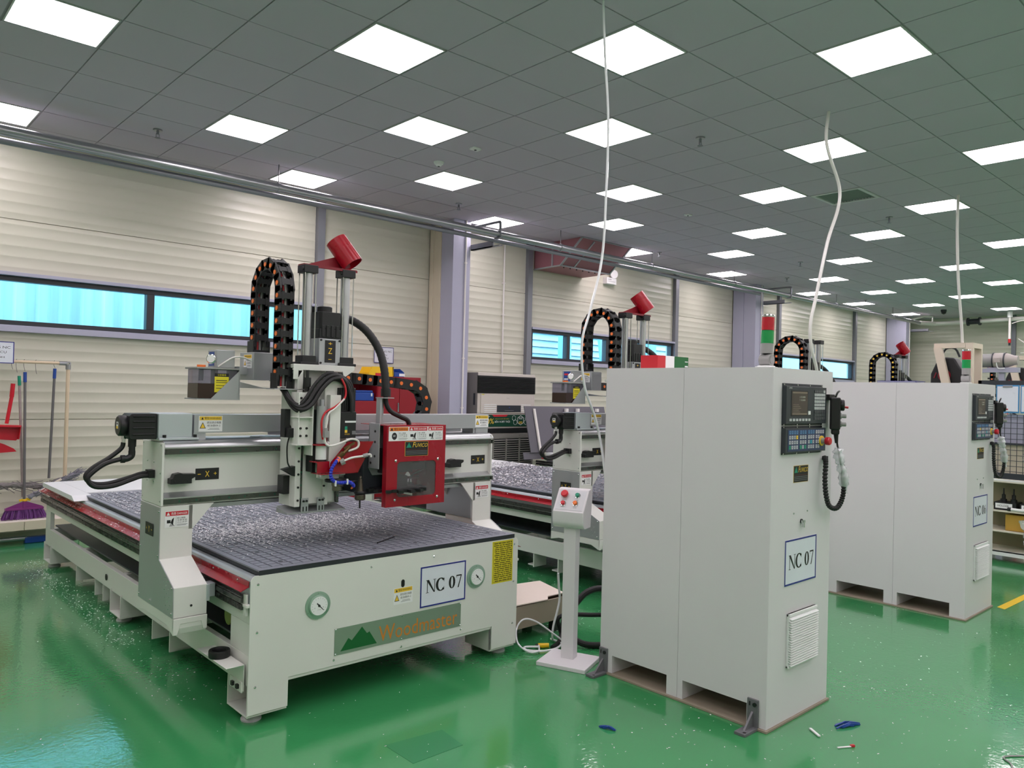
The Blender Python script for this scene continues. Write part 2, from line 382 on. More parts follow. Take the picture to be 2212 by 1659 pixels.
# steel columns with cream cladding, conduits
for i, x in enumerate((6.6, 14.7, 22.85)):
    mb = MB().box(x, x + .31, 8.478, 8.49, 0, ZC).box(x, x + .31, YW - .03, YW - .015, 0, ZC).box(x + .148, x + .162, 8.49, YW - .03, 0, ZC)
    mb.box(x + .01, x + .16, 8.49, 8.76, 0, ZC)
    c = build(mb, 'steel_column_%d' % (i + 1), m_lav, kind='structure', smooth=0, bevel=.003)
    if i == 0: build(MB().box(x - .004, x + .15, 8.76, 8.92, 0, 3.97).box(x - .02, x + .15, 8.92, YW - .03, 0, 3.97), 'column_cladding', m_cream, c, smooth=0, bevel=.004)
    else: build(MB().box(x - .002, x + .15, 8.76, YW - .03, 0, ZC), 'column_web', m_lav, c, smooth=0)
    p = MB().tube([(x + .215, 8.462, .1), (x + .215, 8.462, ZC)], .0125, 8)
    for z in (.9, 1.35, 2.05, 3.4): p.box(x + .198, x + .232, 8.448, 8.478, z, z + .02)
    build(p, 'conduit', m_pipew, c)
    build(MB().box(x + .31, x + .33, 8.0, 8.478, 3.60, 3.68).box(x + .31, x + .37, 7.86, 8.478, 3.60, 3.612), 'pipe_bracket', m_lavd, c, smooth=0)
build(MB().tube([(8.03, YW - .03, 1.9), (8.03, YW - .03, 3.98)], .0125, 8).box(8.01, 8.05, YW - .05, YW, 2.1, 2.12).box(8.01, 8.05, YW - .05, YW, 2.8, 2.82).box(8.01, 8.05, YW - .05, YW, 3.3, 3.32), 'wall_conduit', m_pipew, wb)
# other walls
we = struct('wall_right', MB().box(XB + .02, XB + .16, YA - .2, YW + .2, 0, ZC + .3), m_wall, smooth=0)
for a, b in ((6.15, 9.02), (3.3, 6.05), (.4, 3.2), (-2.2, .3), (-4.6, -2.3)):
    for z0, z1 in ((0, 1.2), (1.2, 2.2), (2.2, 3.2), (3.2, ZC + .02)): build(ribbed(z0, z1, a, b, 'y', XB), 'wall_panel', m_wall, we)
for y in (6.1, 3.25, .35, -2.25): build(MB().box(XB - .07, XB + .02, y - .05, y + .05, 0, ZC), 'wall_post', m_lavd, we, smooth=0)
wl = struct('wall_left', MB().box(XA - .16, XA, YA - .2, YW + .2, 0, ZC + .3), m_wall, smooth=0)
wf = struct('wall_front', MB().box(XA - .2, XB + .2, YA - .16, YA, 0, ZC + .3), m_wall, smooth=0)
# ------------------------------------------------------------------ ceiling: grid, tiles, lights
CX, CY, TS = 2.9885, 4.6471, .6
ce = struct('ceiling', MB().box(XA - .2, XB + .2, YA - .2, YW + .2, ZC + .12, ZC + .25), m_ceil, smooth=0)
g = MB(); gx = []
i0 = math.floor((XA - CX) / TS + .5); i1 = math.ceil((XB - CX) / TS - .5); j0 = math.floor((YA - CY) / TS + .5); j1 = math.ceil((YW - CY) / TS - .5)
for i in range(i0, i1 + 2):
    x = CX + (i - .5) * TS
    if XA < x < XB: g.box(x - .012, x + .012, YA, YW + .02, ZC + .007, ZC + .03)
for j in range(j0, j1 + 2):
    y = CY + (j - .5) * TS
    if YA < y < YW: g.box(XA, XB, y - .012, y + .012, ZC + .0065, ZC + .03)
build(g, 'ceiling_grid', m_tbar, ce, smooth=0)
lit = {}
def L(row, cols):
    for c in cols: lit[(c, row)] = 1
for r in (6, 2, -2, -6, -10, -14): L(r, (-8, -3, 2, 7, 12, 17, 22 if r != 6 else 23, 27, 32))
for r in (4, 0, -4, -8, -12): L(r, (-5, 0, 4, 9, 14, 20, 24, 29))
vent = (10, -1)
tiles = []
for i in range(i0, i1 + 1):
    for j in range(j0, j1 + 1):
        if (i, j) in lit or (i, j) == vent: continue
        x0 = max(XA, CX + (i - .5) * TS + .005); x1 = min(XB, CX + (i + .5) * TS - .005)
        y0 = max(YA, CY + (j - .5) * TS + .005); y1 = min(YW + .02, CY + (j + .5) * TS - .005)
        if x1 - x0 < .05 or y1 - y0 < .05: continue
        tiles.append((i, j, x0, x1, y0, y1))
def vis(t):
    d = Vector(((t[2] + t[3]) / 2, (t[4] + t[5]) / 2, ZC - 1.6)); z = d.dot(_f)
    if z < .5: return -1e9
    px = d.dot(_r2) / z; py = d.dot(_u2) / z
    if abs(px) > .70 or abs(py) > .53: return -1e9
    return 1.0 / z ** 3
tiles.sort(key=vis, reverse=True)
full = None; rest = MB()
for k, (i, j, x0, x1, y0, y1) in enumerate(tiles):
    z0 = ZC + .0012 * random.random()
    if k < 300:
        if x1 - x0 > .57 and y1 - y0 > .57:
            if full is None:
                full = build(MB().box(x0, x1, y0, y1, ZC, ZC + .015), 'ceiling_tile', m_ceil, ce, smooth=0); fx, fy = x0, y0
            else: share(full, 'ceiling_tile', ce, Matrix.Translation(Vector((x0 - fx, y0 - fy, z0 - ZC)) + ORG[ce.name]))
        else: build(MB().box(x0, x1, y0, y1, z0, z0 + .015), 'ceiling_tile', m_ceil, ce, smooth=0)
    else: rest.box(x0, x1, y0, y1, z0, z0 + .015)
o = build(rest, 'ceiling_tiles_beyond', m_ceil, ce, smooth=0); o['kind'] = 'stuff'
vx, vy = CX + vent[0] * TS, CY + vent[1] * TS
vt = thing('ceiling_vent', 'dark square air vent grille set into the ceiling among the lights', 'vent', (vx, vy, ZC))
mb = MB().box(vx - .29, vx + .29, vy - .29, vy - .25, ZC - .006, ZC + .02).box(vx - .29, vx + .29, vy + .25, vy + .29, ZC - .006, ZC + .02).box(vx - .29, vx - .25, vy - .25, vy + .25, ZC - .006, ZC + .02).box(vx + .25, vx + .29, vy - .25, vy + .25, ZC - .006, ZC + .02)
build(mb, 'frame', m_grid, vt, smooth=0)
build(MB().box(vx - .25, vx + .25, vy - .25, vy + .25, ZC + .03, ZC + .035), 'backing', m_dark, vt, smooth=0)
for k in range(14): build(MB().obox((vx, vy - .23 + k * .0355, ZC + .012), .5, .004, .024, Matrix.Rotation(R(35), 3, 'X')), 'louvre', m_lavd, vt, smooth=0)
proto = None
ncol = {6: 'first', 4: 'second', 2: 'third', 0: 'fourth', -2: 'fifth', -4: 'sixth', -6: 'seventh', -8: 'eighth', -10: 'ninth', -12: 'tenth', -14: 'eleventh'}
ordn = ['nearest', 'second', 'third', 'fourth', 'fifth', 'sixth', 'seventh', 'eighth', 'farthest']
rows = {}
for (c, r) in sorted(lit): rows.setdefault(r, []).append(c)
def inview(x, y):
    d = Vector((x, y, ZC - 1.6)); z = d.dot(_f)
    return z > .5 and abs(d.dot(_r2) / z) < .72 and abs(d.dot(_u2) / z) < .55
for r in sorted(rows):
    seen = [c for c in rows[r] if inview(CX + c * TS, CY + r * TS)]
    for c in rows[r]:
        x, y = CX + c * TS, CY + r * TS
        if x > XB - .3 or x < XA + .3 or y < YA + .3: continue
        if c in seen: lb = 'white ceiling light panel, %s from the left in the %s row from the windows' % (ordn[seen.index(c)].replace('nearest', 'first').replace('farthest', 'ninth'), ncol[r])
        else: lb = 'square white ceiling light panel out of the picture'
        t = thing('ceiling_light', lb, 'light', (x, y, ZC), 'square ceiling light panels' if c in seen else 'ceiling lights out of the picture')
        if proto is None:
            f = MB()
            for a in ((x - .288, x + .288, y - .288, y - .278), (x - .288, x + .288, y + .278, y + .288), (x - .288, x - .278, y - .278, y + .278), (x + .278, x + .288, y - .278, y + .278)): f.box(*a, ZC - .004, ZC + .02)
            proto = (build(f, 'frame', m_grid, t, smooth=0), build(MB().box(x - .278, x + .278, y - .278, y + .278, ZC - .002, ZC + .006), 'diffuser', m_diff, t, smooth=0))
        else:
            for p in proto:
                q = p.copy(); COL.objects.link(q); q.parent = t
# ------------------------------------------------------------------ stickers
def lab_warning(mb, w, h, lines=('請加適合機器', '給油器ER-2'), d=.0006):
    """yellow headed warning sticker; materials 0 white 1 yellow 2 black 3 grey"""
    mb.slab(0, 0, w, h, 0, d, 0); e = d + .0003
    mb.rect(w * .03, h * .72, w * .97, h * .97, 1, e)
    mb.poly([(w * .1, h * .77), (w * .2, h * .77), (w * .15, h * .93)], 2, e + .0003)
    mb.txt('警告/WARNING', w * .24, h * .78, h * .14, 2, e + .0003, w * .68)
    mb.poly([(w * .04, h * .2), (w * .3, h * .2), (w * .17, h * .6)], 2, e); mb.poly([(w * .075, h * .235), (w * .265, h * .235), (w * .17, h * .53)], 1, e + .0003)
    mb.txt(lines[0], w * .34, h * .5, h * .15, 2, e, w * .6); mb.txt(lines[1], w * .36, h * .31, h * .14, 2, e, w * .55)
    mb.rect(w * .45, h * .19, w * .85, h * .215, 3, e); mb.rect(w * .38, h * .12, w * .88, h * .145, 3, e)
def lab_danger(mb, w, h, d=.0006, head='危險 DANGER', orange=False, x=0.0):
    """red headed danger sticker; 0 white 1 red 2 black 3 grey 4 orange"""
    mb.slab(x, 0, x + w, h, 0, d, 0); e = d + .0003; hm = 4 if orange else 1; tm = 2 if orange else 0
    mb.rect(x + w * .03, h * .70, x + w * .97, h * .97, hm, e)
    mb.poly([(x + w * .07, h * .74), (x + w * .21, h * .74), (x + w * .14, h * .94)], tm, e + .0003)
    mb.txt(head, x + w * .26, h * .75, h * .17, tm, e + .0003, w * .67)
    mb.rect(x + w * .465, h * .06, x + w * .475, h * .66, 3, e)
    if orange:
        mb.poly([(x + w * (.28 + .13 * math.cos(t * .524)), h * (.34 + .26 * math.sin(t * .524))) for t in range(12)], 2, e)
        for k in range(3): mb.poly([(x + w * (.22 + .04 * k), h * .3), (x + w * (.235 + .04 * k), h * .3), (x + w * (.245 + .04 * k), h * .42), (x + w * (.23 + .04 * k), h * .42)], 0, e + .0003)
    else:
        mb.rect(x + w * .09, h * .27, x + w * .24, h * .46, 2, e)
        mb.poly([(x + w * .24, h * .3), (x + w * .34, h * .14), (x + w * .38, h * .6), (x + w * .3, h * .5)], 2, e)
        for k in range(4): mb.poly([(x + w * .27, h * .35), (x + w * (.2 + .06 * k), h * .07), (x + w * (.23 + .06 * k), h * .07)], 2, e)
    for k, t in enumerate(('當心機器', '注意安全', '小心夾手')):
        mb.txt(t, x + w * .51, h * (.5 - .13 * k), h * .1, 2, e, w * (.34 if k == 0 else .42))
    mb.rect(x + w * .51, h * .15, x + w * .95, h * .175, 3, e); mb.rect(x + w * .51, h * .09, x + w * .9, h * .115, 3, e)
LW = [m_pw, m_py, m_pk, m_pg]; LD = [m_pw, m_pr, m_pk, m_pg, m_po]
def lab_logo(mb, w, h, d=.0008):
    """black plate with a green hill and yellow name: 0 black 1 gold 2 teal 3 yellow 4 red"""
    mb.slab(0, 0, w, h, 0, d, 1); e = d + .0003
    mb.rect(w * .015, h * .02, w * .985, h * .98, 0, e); e += .0003
    mb.poly([(w * .05, h * .58), (w * .28, h * .58), (w * .22, h * .76), (w * .17, h * .95), (w * .1, h * .74)], 2, e)
    mb.txt('F', w * .32, h * .6, h * .34, 3, e, w * .13, .25); mb.txt('UVICO', w * .44, h * .6, h * .27, 3, e, w * .53, .25)
    for k in range(4): mb.rect(w * .04, h * (.42 - .1 * k), w * .96, h * (.45 - .1 * k), 4 if k == 0 else 5, e)
LG = [m_pk, m_gold, m_tealp, m_py, mat('dark_red_print', (90, 40, 36), .5), m_pg]
def lab_axis(mb, w, h, t, vert=False):
    mb.slab(0, 0, w, h, 0, .001, 0); e = .0014
    if vert:
        for k, c in enumerate(t): mb.txt(c, w * .5, h * (.80 if c == '+' else .40) if c != '-' else h * .14, h * (.12 if c == '+' else .26 if c == 'Z' else .02), 1, e, w * .36 if c != '-' else w * .3, center=True)
    else:
        for k, c in enumerate(t): mb.txt(c, w * (.16 + .34 * k), h * (.25 if c in 'XY' else .38 if c == '+' else .47), h * (.5 if c in 'XY' else .26 if c == '+' else .06), 1, e, w * (.18 if c in 'XY' else .13), center=True)
LA = [m_pk, m_py]

# ------------------------------------------------------------------ CNC router, measured in the room's coordinates
def make_router():
    T = thing('cnc_router', 'nearest grey CNC router with NC 07 sign and orange lettered nameplate on its front panel', 'cnc router', (2.3975, 5.5, 0))
    def pt(mb, name, m, par=T, grp=None, **k):
        o = build(mb, name, m, par, **k)
        if grp and par is T: o['_grp'] = grp
        return o
    X0, X1, YF = 1.546, 3.251, 3.452
    # --- bed
    fp = pt(MB().prism([(X0, .057), (1.748, .057), (1.748, .195), (3.051, .195), (3.051, .057), (X1, .057), (X1, .682), (X1 - .006, .697), (X1 - .018, .708), (X0 + .018, .708), (X0 + .006, .697), (X0, .682)], 'y', YF, YF + .006), 'front_panel', m_white, smooth=0, bevel=.0015)
    mb = MB()
    for x, z in ((1.582, .666), (1.583, .44), (1.581, .185), (2.2, .665), (2.607, .669), (1.992, .224), (2.811, .225), (3.217, .186), (3.218, .442), (3.219, .668), (2.4, .21)): mb.lathe([(.0065, 0), (.0065, .002), (.004, .0045), (.001, .005)], (x, YF, z), (0, -1, 0), 8)
    pt(mb, 'panel_bolts', m_chrome, fp)
    for gx, gz in ((1.894, .518), (2.916, .515)):
        gm = MB().lathe([(.068, 0), (.068, .006), (.052, .008), (.052, .014), (.047, .016)], (gx, YF, gz), (0, -1, 0), 32)
        for a in (90, 210, 330): gm.cyl((gx + .06 * math.cos(R(a)), YF - .006, gz + .06 * math.sin(R(a))), (gx + .06 * math.cos(R(a)), YF - .01, gz + .06 * math.sin(R(a))), .004, n=6)
        G = pt(gm, 'vacuum_gauge', mat('gauge_ring', (150, 178, 160), .3, .4))
        dm = MB().cyl((gx, YF - .0165, gz), (gx, YF - .017, gz), .0465, n=32)
        dm.plane((gx, YF - .0172, gz), *NY)
        for a in range(-40, 221, 20): dm.poly([(.04 * math.cos(R(a)) - .001 * math.sin(R(a)), .04 * math.sin(R(a)) + .001 * math.cos(R(a))), (.04 * math.cos(R(a)) + .001 * math.sin(R(a)), .04 * math.sin(R(a)) - .001 * math.cos(R(a))), (.034 * math.cos(R(a)), .034 * math.sin(R(a)))], 1, 0)
        dm.txt('-cmHg', 0, -.022, .005, 1, 0, .022, center=True); dm.txt('76', .018, -.012, .006, 1, 0, .008); dm.txt('0', -.026, -.012, .006, 1, 0, .005)
        pt(dm, 'dial', [m_pw, m_pg], G, smooth=0)
        pt(MB().plane((gx, YF - .0176, gz), *NY).poly([(-.014, .011), (-.010, .016), (.026, -.024), (.024, -.026)], 0, 0).poly([(-.008, .0), (0, -.008), (.008, 0), (0, .008)], 0, .0003), 'needle', m_pk, G, smooth=0)
    mb = MB().plane((3.042, YF, .448), *NY).slab(0, 0, .166, .252, 0, .0008, 0); random.seed(3)
    for k in range(20):
        x = .012 + .012 * random.random(); y = .235 - k * .0118
        while x < .15:
            w = .01 + .035 * random.random(); mb.rect(x, y, min(.156, x + w), y + .006, 1, .0012); x += w + .004
    mb.rect(.008, .008, .01, .244, 1, .0012).rect(.008, .243, .158, .245, 1, .0012).rect(.156, .008, .158, .244, 1, .0012).rect(.008, .007, .158, .009, 1, .0012)
    pt(mb, 'instruction_label', [m_ylab, mat('olive_print', (96, 86, 12), .5)], smooth=0)
    mb = MB().plane((2.344, YF, .441), *NY); lab_warning(mb, .124, .088); pt(mb, 'warning_label', LW, smooth=0)
    pt(MB().lathe([(.011, 0), (.011, .001)], (2.402, YF, .56), (0, -1, 0), 14).lathe([(.011, 0), (.011, .001)], (2.402, YF, .54), (0, -1, 0), 14).box(2.391, 2.413, YF - .001, YF, .54, .56), 'key_slot', m_pk, smooth=0)
    npl = pt(MB().plane((1.993, YF, .245), *NY).slab(0, 0, .816, .136, 0, .003), 'nameplate', mat('nameplate_green_silver', (138, 158, 140), .32, .35, var=.06), smooth=0, bevel=.002)
    mb = MB().plane((1.993, YF - .003, .245), *NY)
    mb.poly([(.034, .016), (.251, .015), (.204, .086), (.189, .08), (.158, .119), (.099, .06), (.079, .076)], 0, .0005)
    pt(mb, 'hill_emblem', m_pgr, npl, smooth=0)
    pt(MB().plane((1.993, YF - .003, .245), *NY).txt('Woodmaster', .262, .018, .082, 0, .0005, .527), 'lettering', mat('nameplate_orange', (205, 128, 42), .4), npl, smooth=0)
    mb = MB()
    for x, z in ((1.999, .251), (1.999, .375), (2.803, .251), (2.803, .375), (2.4, .375), (2.4, .251)): mb.lathe([(.005, 0), (.005, .002), (.002, .004)], (x, YF - .003, z), (0, -1, 0), 8)
    pt(mb, 'nameplate_screws', m_chrome, npl)
    # welded frame: side beams with long slots, legs, cross members
    fr = MB()
    for xs in (1.56, 3.205):
        a, b = xs, xs + .032
        fr.box(a, b, YF + .006, 7.66, .18, .325).box(a, b, YF + .006, 7.66, .475, .56)
        for y0, y1 in ((YF + .006, 3.70), (4.95, 5.02) if False else (5.1, 5.1), (7.5, 7.66)):
            if y1 > y0: fr.box(a, b, y0, y1, .325, .475)
        fr.box(a - (.03 if xs < 2 else 0), b + (0 if xs < 2 else .03), YF + .006, 7.66, .56, .575)
    for y in (3.47, 4.5, 5.5, 6.5, 7.55): fr.box(1.592, 3.205, y, y + .06, .2, .32)
    fr.box(1.748, 3.051, YF + .006, YF + .03, .178, .2)
    pt(fr, 'bed_frame', m_white, smooth=0, bevel=.003)
    pt(MB().box(1.6, 3.2, 3.55, 7.5, .35, .36), 'under_tray', m_dark, smooth=0)
    pt(MB().prism([(X0 + .004, .575), (X1 - .004, .575), (X1 - .004, .682), (X1 - .01, .694), (X1 - .02, .7), (X0 + .02, .7), (X0 + .01, .694), (X0 + .004, .682)], 'y', YF + .006, 7.5), 'bed_body', m_zinc, smooth=0)
    for k, (a, b) in enumerate(((1.487, 1.62), (1.62, 3.26))):
        pt(MB().prism([(6.42 if k == 0 else 6.615, .701), (7.46, .701), (7.46, .735), (6.5 if k == 0 else 6.62, .735)], 'x', a, b - .002), 'rear_plate', mat('rear_plate_white', (222, 224, 226), .45, var=.02), smooth=0)
    # legs: open channels with levelling feet
    foot = None
    for xl, sg in ((1.55, 1), (3.247, -1)):
        for y0, y1 in ((3.465, 3.695), (5.44, 5.68), (7.42, 7.66)):
            m = MB(); xa, xb = sorted((xl, xl + sg * .2))
            m.box(xa, xb, y0, y0 + .008, .05, .2).box(xa, xb, y1 - .008, y1, .05, .2).box(xa, xb, y0, y1, .042, .05)
            xw = xb - .008 if sg > 0 else xa
            m.box(xw, xw + .008, y0, y1, .05, .2)
            lg = pt(m, 'leg', m_white, smooth=0, bevel=.0015)
            xf = xl + sg * .06; yf = (y0 + y1) / 2 - (.03 if y0 < 4 else 0)
            pt(MB().lathe([(.048, 0), (.048, .008), (.04, .018), (.016, .036), (.012, .042)], (xf, yf, 0), n=20), 'levelling_foot', m_foot, lg)
            pt(MB().cyl((xf, yf, .05), (xf, yf, .155), .012, n=10).cyl((xf, yf, .05), (xf, yf, .068), .02, n=6), 'foot_bolt', m_black, lg)
        for y0 in (4.55, 4.85, 5.9, 6.1, 6.62):
            xa, xb = sorted((xl + sg * .015, xl + sg * .17))
            pt(MB().prism([(xa, .06), (xb, .06), (xb, .2), (xa, .2)], 'y', y0, y0 + .01).box(min(xl + sg * .05, xl + sg * .17), max(xl + sg * .05, xl + sg * .17), y0, y0 + .11, .06, .07), 'gusset', m_white, smooth=0)
    for xl in (1.555, 3.242): pt(MB().lathe([(.022, 0), (.022, .002)], (xl, 5.796, .25), (-1, 0, 0), 20), 'cable_hole', m_pk, smooth=0)
    # side rails, racks, red guards
    for sg, xr in ((-1, X0), (1, X1)):
        def q(d): return xr + sg * d
        def bx(a, b): return tuple(sorted((q(a), q(b))))
        ra = pt(MB().box(*bx(.0, .024), 3.5, 7.7, .578, .6).box(*bx(.004, .02), 3.5, 7.7, .6, .608), 'linear_rail', m_steel, smooth=0, bevel=.002)
        rk = MB().box(*bx(-.004, .018), 3.5, 7.7, .545, .572)
        y = 3.5
        while y < 7.69: rk.box(*bx(.018, .024), y, y + .007, .545, .572); y += .0125
        pt(rk, 'gear_rack', m_steel, smooth=0)
        pt(MB().box(*bx(.0, .012), 3.475, 3.5, .52, .62), 'rail_stop', m_white, smooth=0)
        for y0, y1 in ((3.47, 5.07), (5.074, 6.68), (6.684, 7.66)):
            g = MB().box(*bx(0, .003), y0, y1, .655, .681)
            g.prism([(q(0), .655), (q(.003), .657), (q(.041), .641), (q(.04), .638)], 'y', y0, y1)
            gd = pt(g, 'red_guard', m_red, smooth=0)
            m = MB(); y = y0 + .12
            while y < y1: m.lathe([(.006, 0), (.006, .002), (.002, .005)], (q(.003), y, .669), (sg, 0, 0), 8); y += .3
            pt(m, 'guard_screws', m_chrome, gd)
    # hand wheel bracket at the near front corner, pulley seen in the frame slot
    pt(MB().prism([(3.5, .158), (3.5, .286), (3.86, .286), (3.875, .262), (3.84, .25), (3.56, .16)], 'x', 1.545, 1.549).box(1.46, 1.549, 3.5, 3.86, .282, .286).box(1.54, 1.552, 3.51, 3.65, .15, .2), 'wheel_bracket', m_white, smooth=0, bevel=.002)
    for yy in (3.535, 3.59): pt(MB().box(1.528, 1.541, yy, yy + .02, .165, .185), 'bracket_bolt', m_black, smooth=0)
    pt(MB().lathe([(.03, 0), (.048, 0), (.05, .004), (.05, .03), (.048, .034), (.034, .034), (.032, .03), (.032, .012), (.01, .012)], (1.5, 3.68, .286), n=28), 'hand_wheel', m_black)
    pt(MB().cyl((1.6, 3.83, .43), (1.63, 3.83, .43), .045, n=24), 'pulley', mat('brass_pulley', (140, 140, 60), .4, .4))
    # grooved vacuum table
    tb = MB().box(1.586, 3.219, YF + .001, 6.6, .706, .7245, 1)
    tb.box(1.586, 1.616, YF, 6.6, .7235, .731).box(3.189, 3.219, YF, 6.6, .7235, .731).box(1.616, 3.189, YF, YF + .044, .7235, .731).box(1.616, 3.189, 6.556, 6.6, .7235, .731)
    nx = 29; ny = 57; px = (3.189 - 1.616) / nx; py = (6.556 - YF - .044) / ny; gr = .0045
    for i in range(nx):
        for j in range(ny):
            a = 1.616 + i * px + gr; b = a + px - 2 * gr + gr * .2; c = YF + .044 + j * py + gr; d = c + py - 2 * gr + gr * .2
            tb.add([(a, c, .7245), (b, c, .7245), (b, d, .7245), (a, d, .7245), (a, c, .731), (b, c, .731), (b, d, .731), (a, d, .731)], [(4, 5, 6, 7), (0, 1, 5, 4), (1, 2, 6, 5), (2, 3, 7, 6), (3, 0, 4, 7)], 0)
    for i in range(2, nx, 5):
        for j in range(1, ny, 5): tb.lathe([(.013, 0), (.013, .0004)], (1.616 + (i + .5) * px, YF + .044 + (j + .5) * py, .7312), n=10, mi=1)
    tb.box(1.585, 3.2195, YF - .0005, YF + .001, .707, .7305, 1)
    pt(tb, 'vacuum_table', [m_table, m_tabled], smooth=0)

    # --- gantry
    G = 'gantry'
    XL, XR, YB = 1.308, 3.487, 3.99
    for sg, xo, xi in ((1, XL, 1.469), (-1, XR, 3.326)):
        a, b = sorted((xo, xi))
        U = pt(MB().prism([(4.285, .478), (4.285, .985), (YB, .985), (YB, .722), (3.775, .623), (3.772, .478)], 'x', a, b), 'upright', m_white, T, G, smooth=0, bevel=.003)
        # thin outer cover sheet and heavier skirt at the foot
        xs = xo - sg * .002
        c0, c1 = sorted((xs, xs + sg * .004))
        pt(MB().prism([(4.287, .48), (4.287, .98), (YB - .002, .98), (YB - .002, .724), (3.773, .624), (3.77, .48)], 'x', c0, c1), 'outer_cover', m_alup, U, smooth=0)
        m = MB()
        for y, z in ((3.79, .62), (3.79, .5), (4.1, .5), (4.27, .5), (4.0, .74), (4.0, .96), (4.27, .96), (4.27, .75)): m.lathe([(.006, 0), (.006, .002), (.002, .0045)], (xs, y, z), (-sg, 0, 0), 8)
        for k in range(14): m.lathe([(.003, 0), (.002, .002)], (xs, 3.80 + .03 * (k % 3) + .004 * k, .50 + .012 * k), (-sg, 0, 0), 6)
        pt(m, 'cover_screws', m_chrome, U)
        pt(MB().prism([(4.29, .41), (4.29, .478), (3.765, .478), (3.765, .43), (3.775, .40), (3.80, .41), (3.85, .43), (4.2, .43)], 'x', a, b).prism([(a, .40), (a + .02, .40), (a + .035, .45), (b - .03, .45), (b - .018, .41), (b, .41), (b, .478), (a, .478)], 'y', 3.762, 3.775), 'skirt', m_white, U, smooth=0, bevel=.003)
        xe, xg = xi, xi + sg * .105
        gp = [(xi - sg * .02, .985), (xg, .985), (xg - sg * .01, .975), (xi, .862), (xi - sg * .02, .862)]
        for yg in (YB, 4.26): pt(MB().prism(gp, 'y', yg, yg + .012), 'corner_gusset', m_white, U, smooth=0)
        pt(MB().box(*sorted((xi, xi + sg * .05)), 3.80, 3.86, .55, .615).box(*sorted((xi - sg * .004, xi + sg * .012)), 3.77, 3.80, .54, .62), 'rack_wiper', m_zinc, U, smooth=0, bevel=.002)
        pt(MB().lathe([(.006, 0), (.006, .001)], (xo + sg * .085, 3.772, .53), (0, -1, 0), 10), 'drain_hole', m_pk, U, smooth=0)
        pl = MB().plane(((XL - .0045) if sg > 0 else XR + .0045, 4.19 if sg > 0 else 4.09, .825), *(NX if sg > 0 else ((0, 1, 0), (0, 0, 1)))); lab_axis(pl, .115, .062, '+Y-')
        pt(pl, 'axis_plate', LA, U, smooth=0)
        m = MB().plane((1.33 if sg > 0 else 3.345, YB - .0015, .877), *NY); lab_danger(m, .118, .083); pt(m, 'danger_label', LD, U, smooth=0)
    pt(MB().prism([(4.0, .74), (4.5, .74), (4.5, .985), (4.12, .985), (4.0, .87)], 'x', 3.318, 3.326), 'inner_web', m_alup, T, G, smooth=0)
    bm = MB().prism([(4.285, .975), (4.285, 1.305), (4.03, 1.305), (4.005, 1.295), (YB, 1.28), (YB, 1.272), (4.004, 1.272), (4.004, 1.238), (4.018, 1.23), (4.018, 1.05), (4.004, 1.04), (4.004, 1.026), (YB, 1.024), (YB, 1.018), (4.004, 1.018), (4.004, .985), (4.06, .975)], 'x', XL + .012, XR - .012)
    B = pt(bm, 'gantry_beam', m_white, T, G, smooth=0)
    pt(MB().prism([(4.283, 1.3), (4.283, 1.312), (4.03, 1.312), (3.998, 1.3), (3.986, 1.284), (3.986, 1.276), (3.992, 1.276), (4.0, 1.292), (4.03, 1.304)], 'x', XL + .013, XR + .008), 'beam_cap', m_alu, B, smooth=40)
    pt(MB().prism([(4.02, 1.052), (4.006, 1.043), (3.984, 1.027), (3.984, 1.021), (4.006, 1.03)], 'x', XL + .013, XR + .008), 'lower_lip', m_alu, B, smooth=40)
    pt(MB().box(XL, XR, 4.02, 4.06, .957, .978), 'lower_flange', m_alup, B, smooth=0)
    for z0, z1 in ((1.244, 1.27), (.995, 1.019)):
        r = MB().box(XL + .012, XR + .012, 3.986, 4.006, z0, z1); x = XL + .09
        while x < XR: r.lathe([(.005, 0), (.005, .0006)], (x, 3.9865, (z0 + z1) / 2), (0, -1, 0), 8, 1); x += .085
        pt(r, 'beam_rail', [m_steel, mat('rail_plug_green', (30, 92, 70), .4)], B, smooth=0)
    for sg, xx in ((1, XL), (-1, XR)):
        a, b = sorted((xx, xx + sg * .012)); E_ = pt(MB().box(a, b, YB - .004, 4.288, .987, 1.302), 'end_plate', m_white, T, G, smooth=0, bevel=.002)
        m = MB()
        for y, z in ((4.0, 1.01), (4.0, 1.15), (4.0, 1.29), (4.27, 1.01), (4.27, 1.29), (4.1, 1.2), (4.2, 1.2), (4.1, 1.1), (4.2, 1.1)): m.lathe([(.005, 0), (.005, .002), (.002, .004)], (xx, y, z), (-sg, 0, 0), 8)
        pt(m, 'end_plate_screws', m_chrome, E_)
    for x in (1.485, 3.325):
        m = MB().plane((x, 4.0175, 1.104), *NY); lab_axis(m, .122, .06, '-X+'); pt(m, 'axis_plate', LA, T, G, smooth=0)
    for x, fl in ((1.347, 1), (3.1, -1)):
        m = MB().prism([(x, 1.095), (x + .105, 1.095), (x + .105, 1.118), (x + .125, 1.128), (x + .125, 1.142), (x + .06, 1.145), (x + .05, 1.15), (x + .02, 1.145), (x + .012, 1.125), (x, 1.122)], 'y', 3.97, 4.018)
        m.cyl((x + .02, 3.968, 1.108), (x + .02, 3.975, 1.108), .006, n=8).cyl((x + .085, 3.968, 1.108), (x + .085, 3.975, 1.108), .006, n=8)
        pt(m, 'limit_stop', m_black, T, G, smooth=0, bevel=.003)
    # rear cover channel with its end legs and labels
    pt(MB().prism([(4.06, 1.345), (4.06, 1.44), (4.2, 1.44), (4.2, 1.345), (4.197, 1.345), (4.197, 1.436), (4.063, 1.436), (4.063, 1.345)], 'x', 1.487, 3.51), 'cable_tray_cover', m_alup, T, G, smooth=0, bevel=.001)
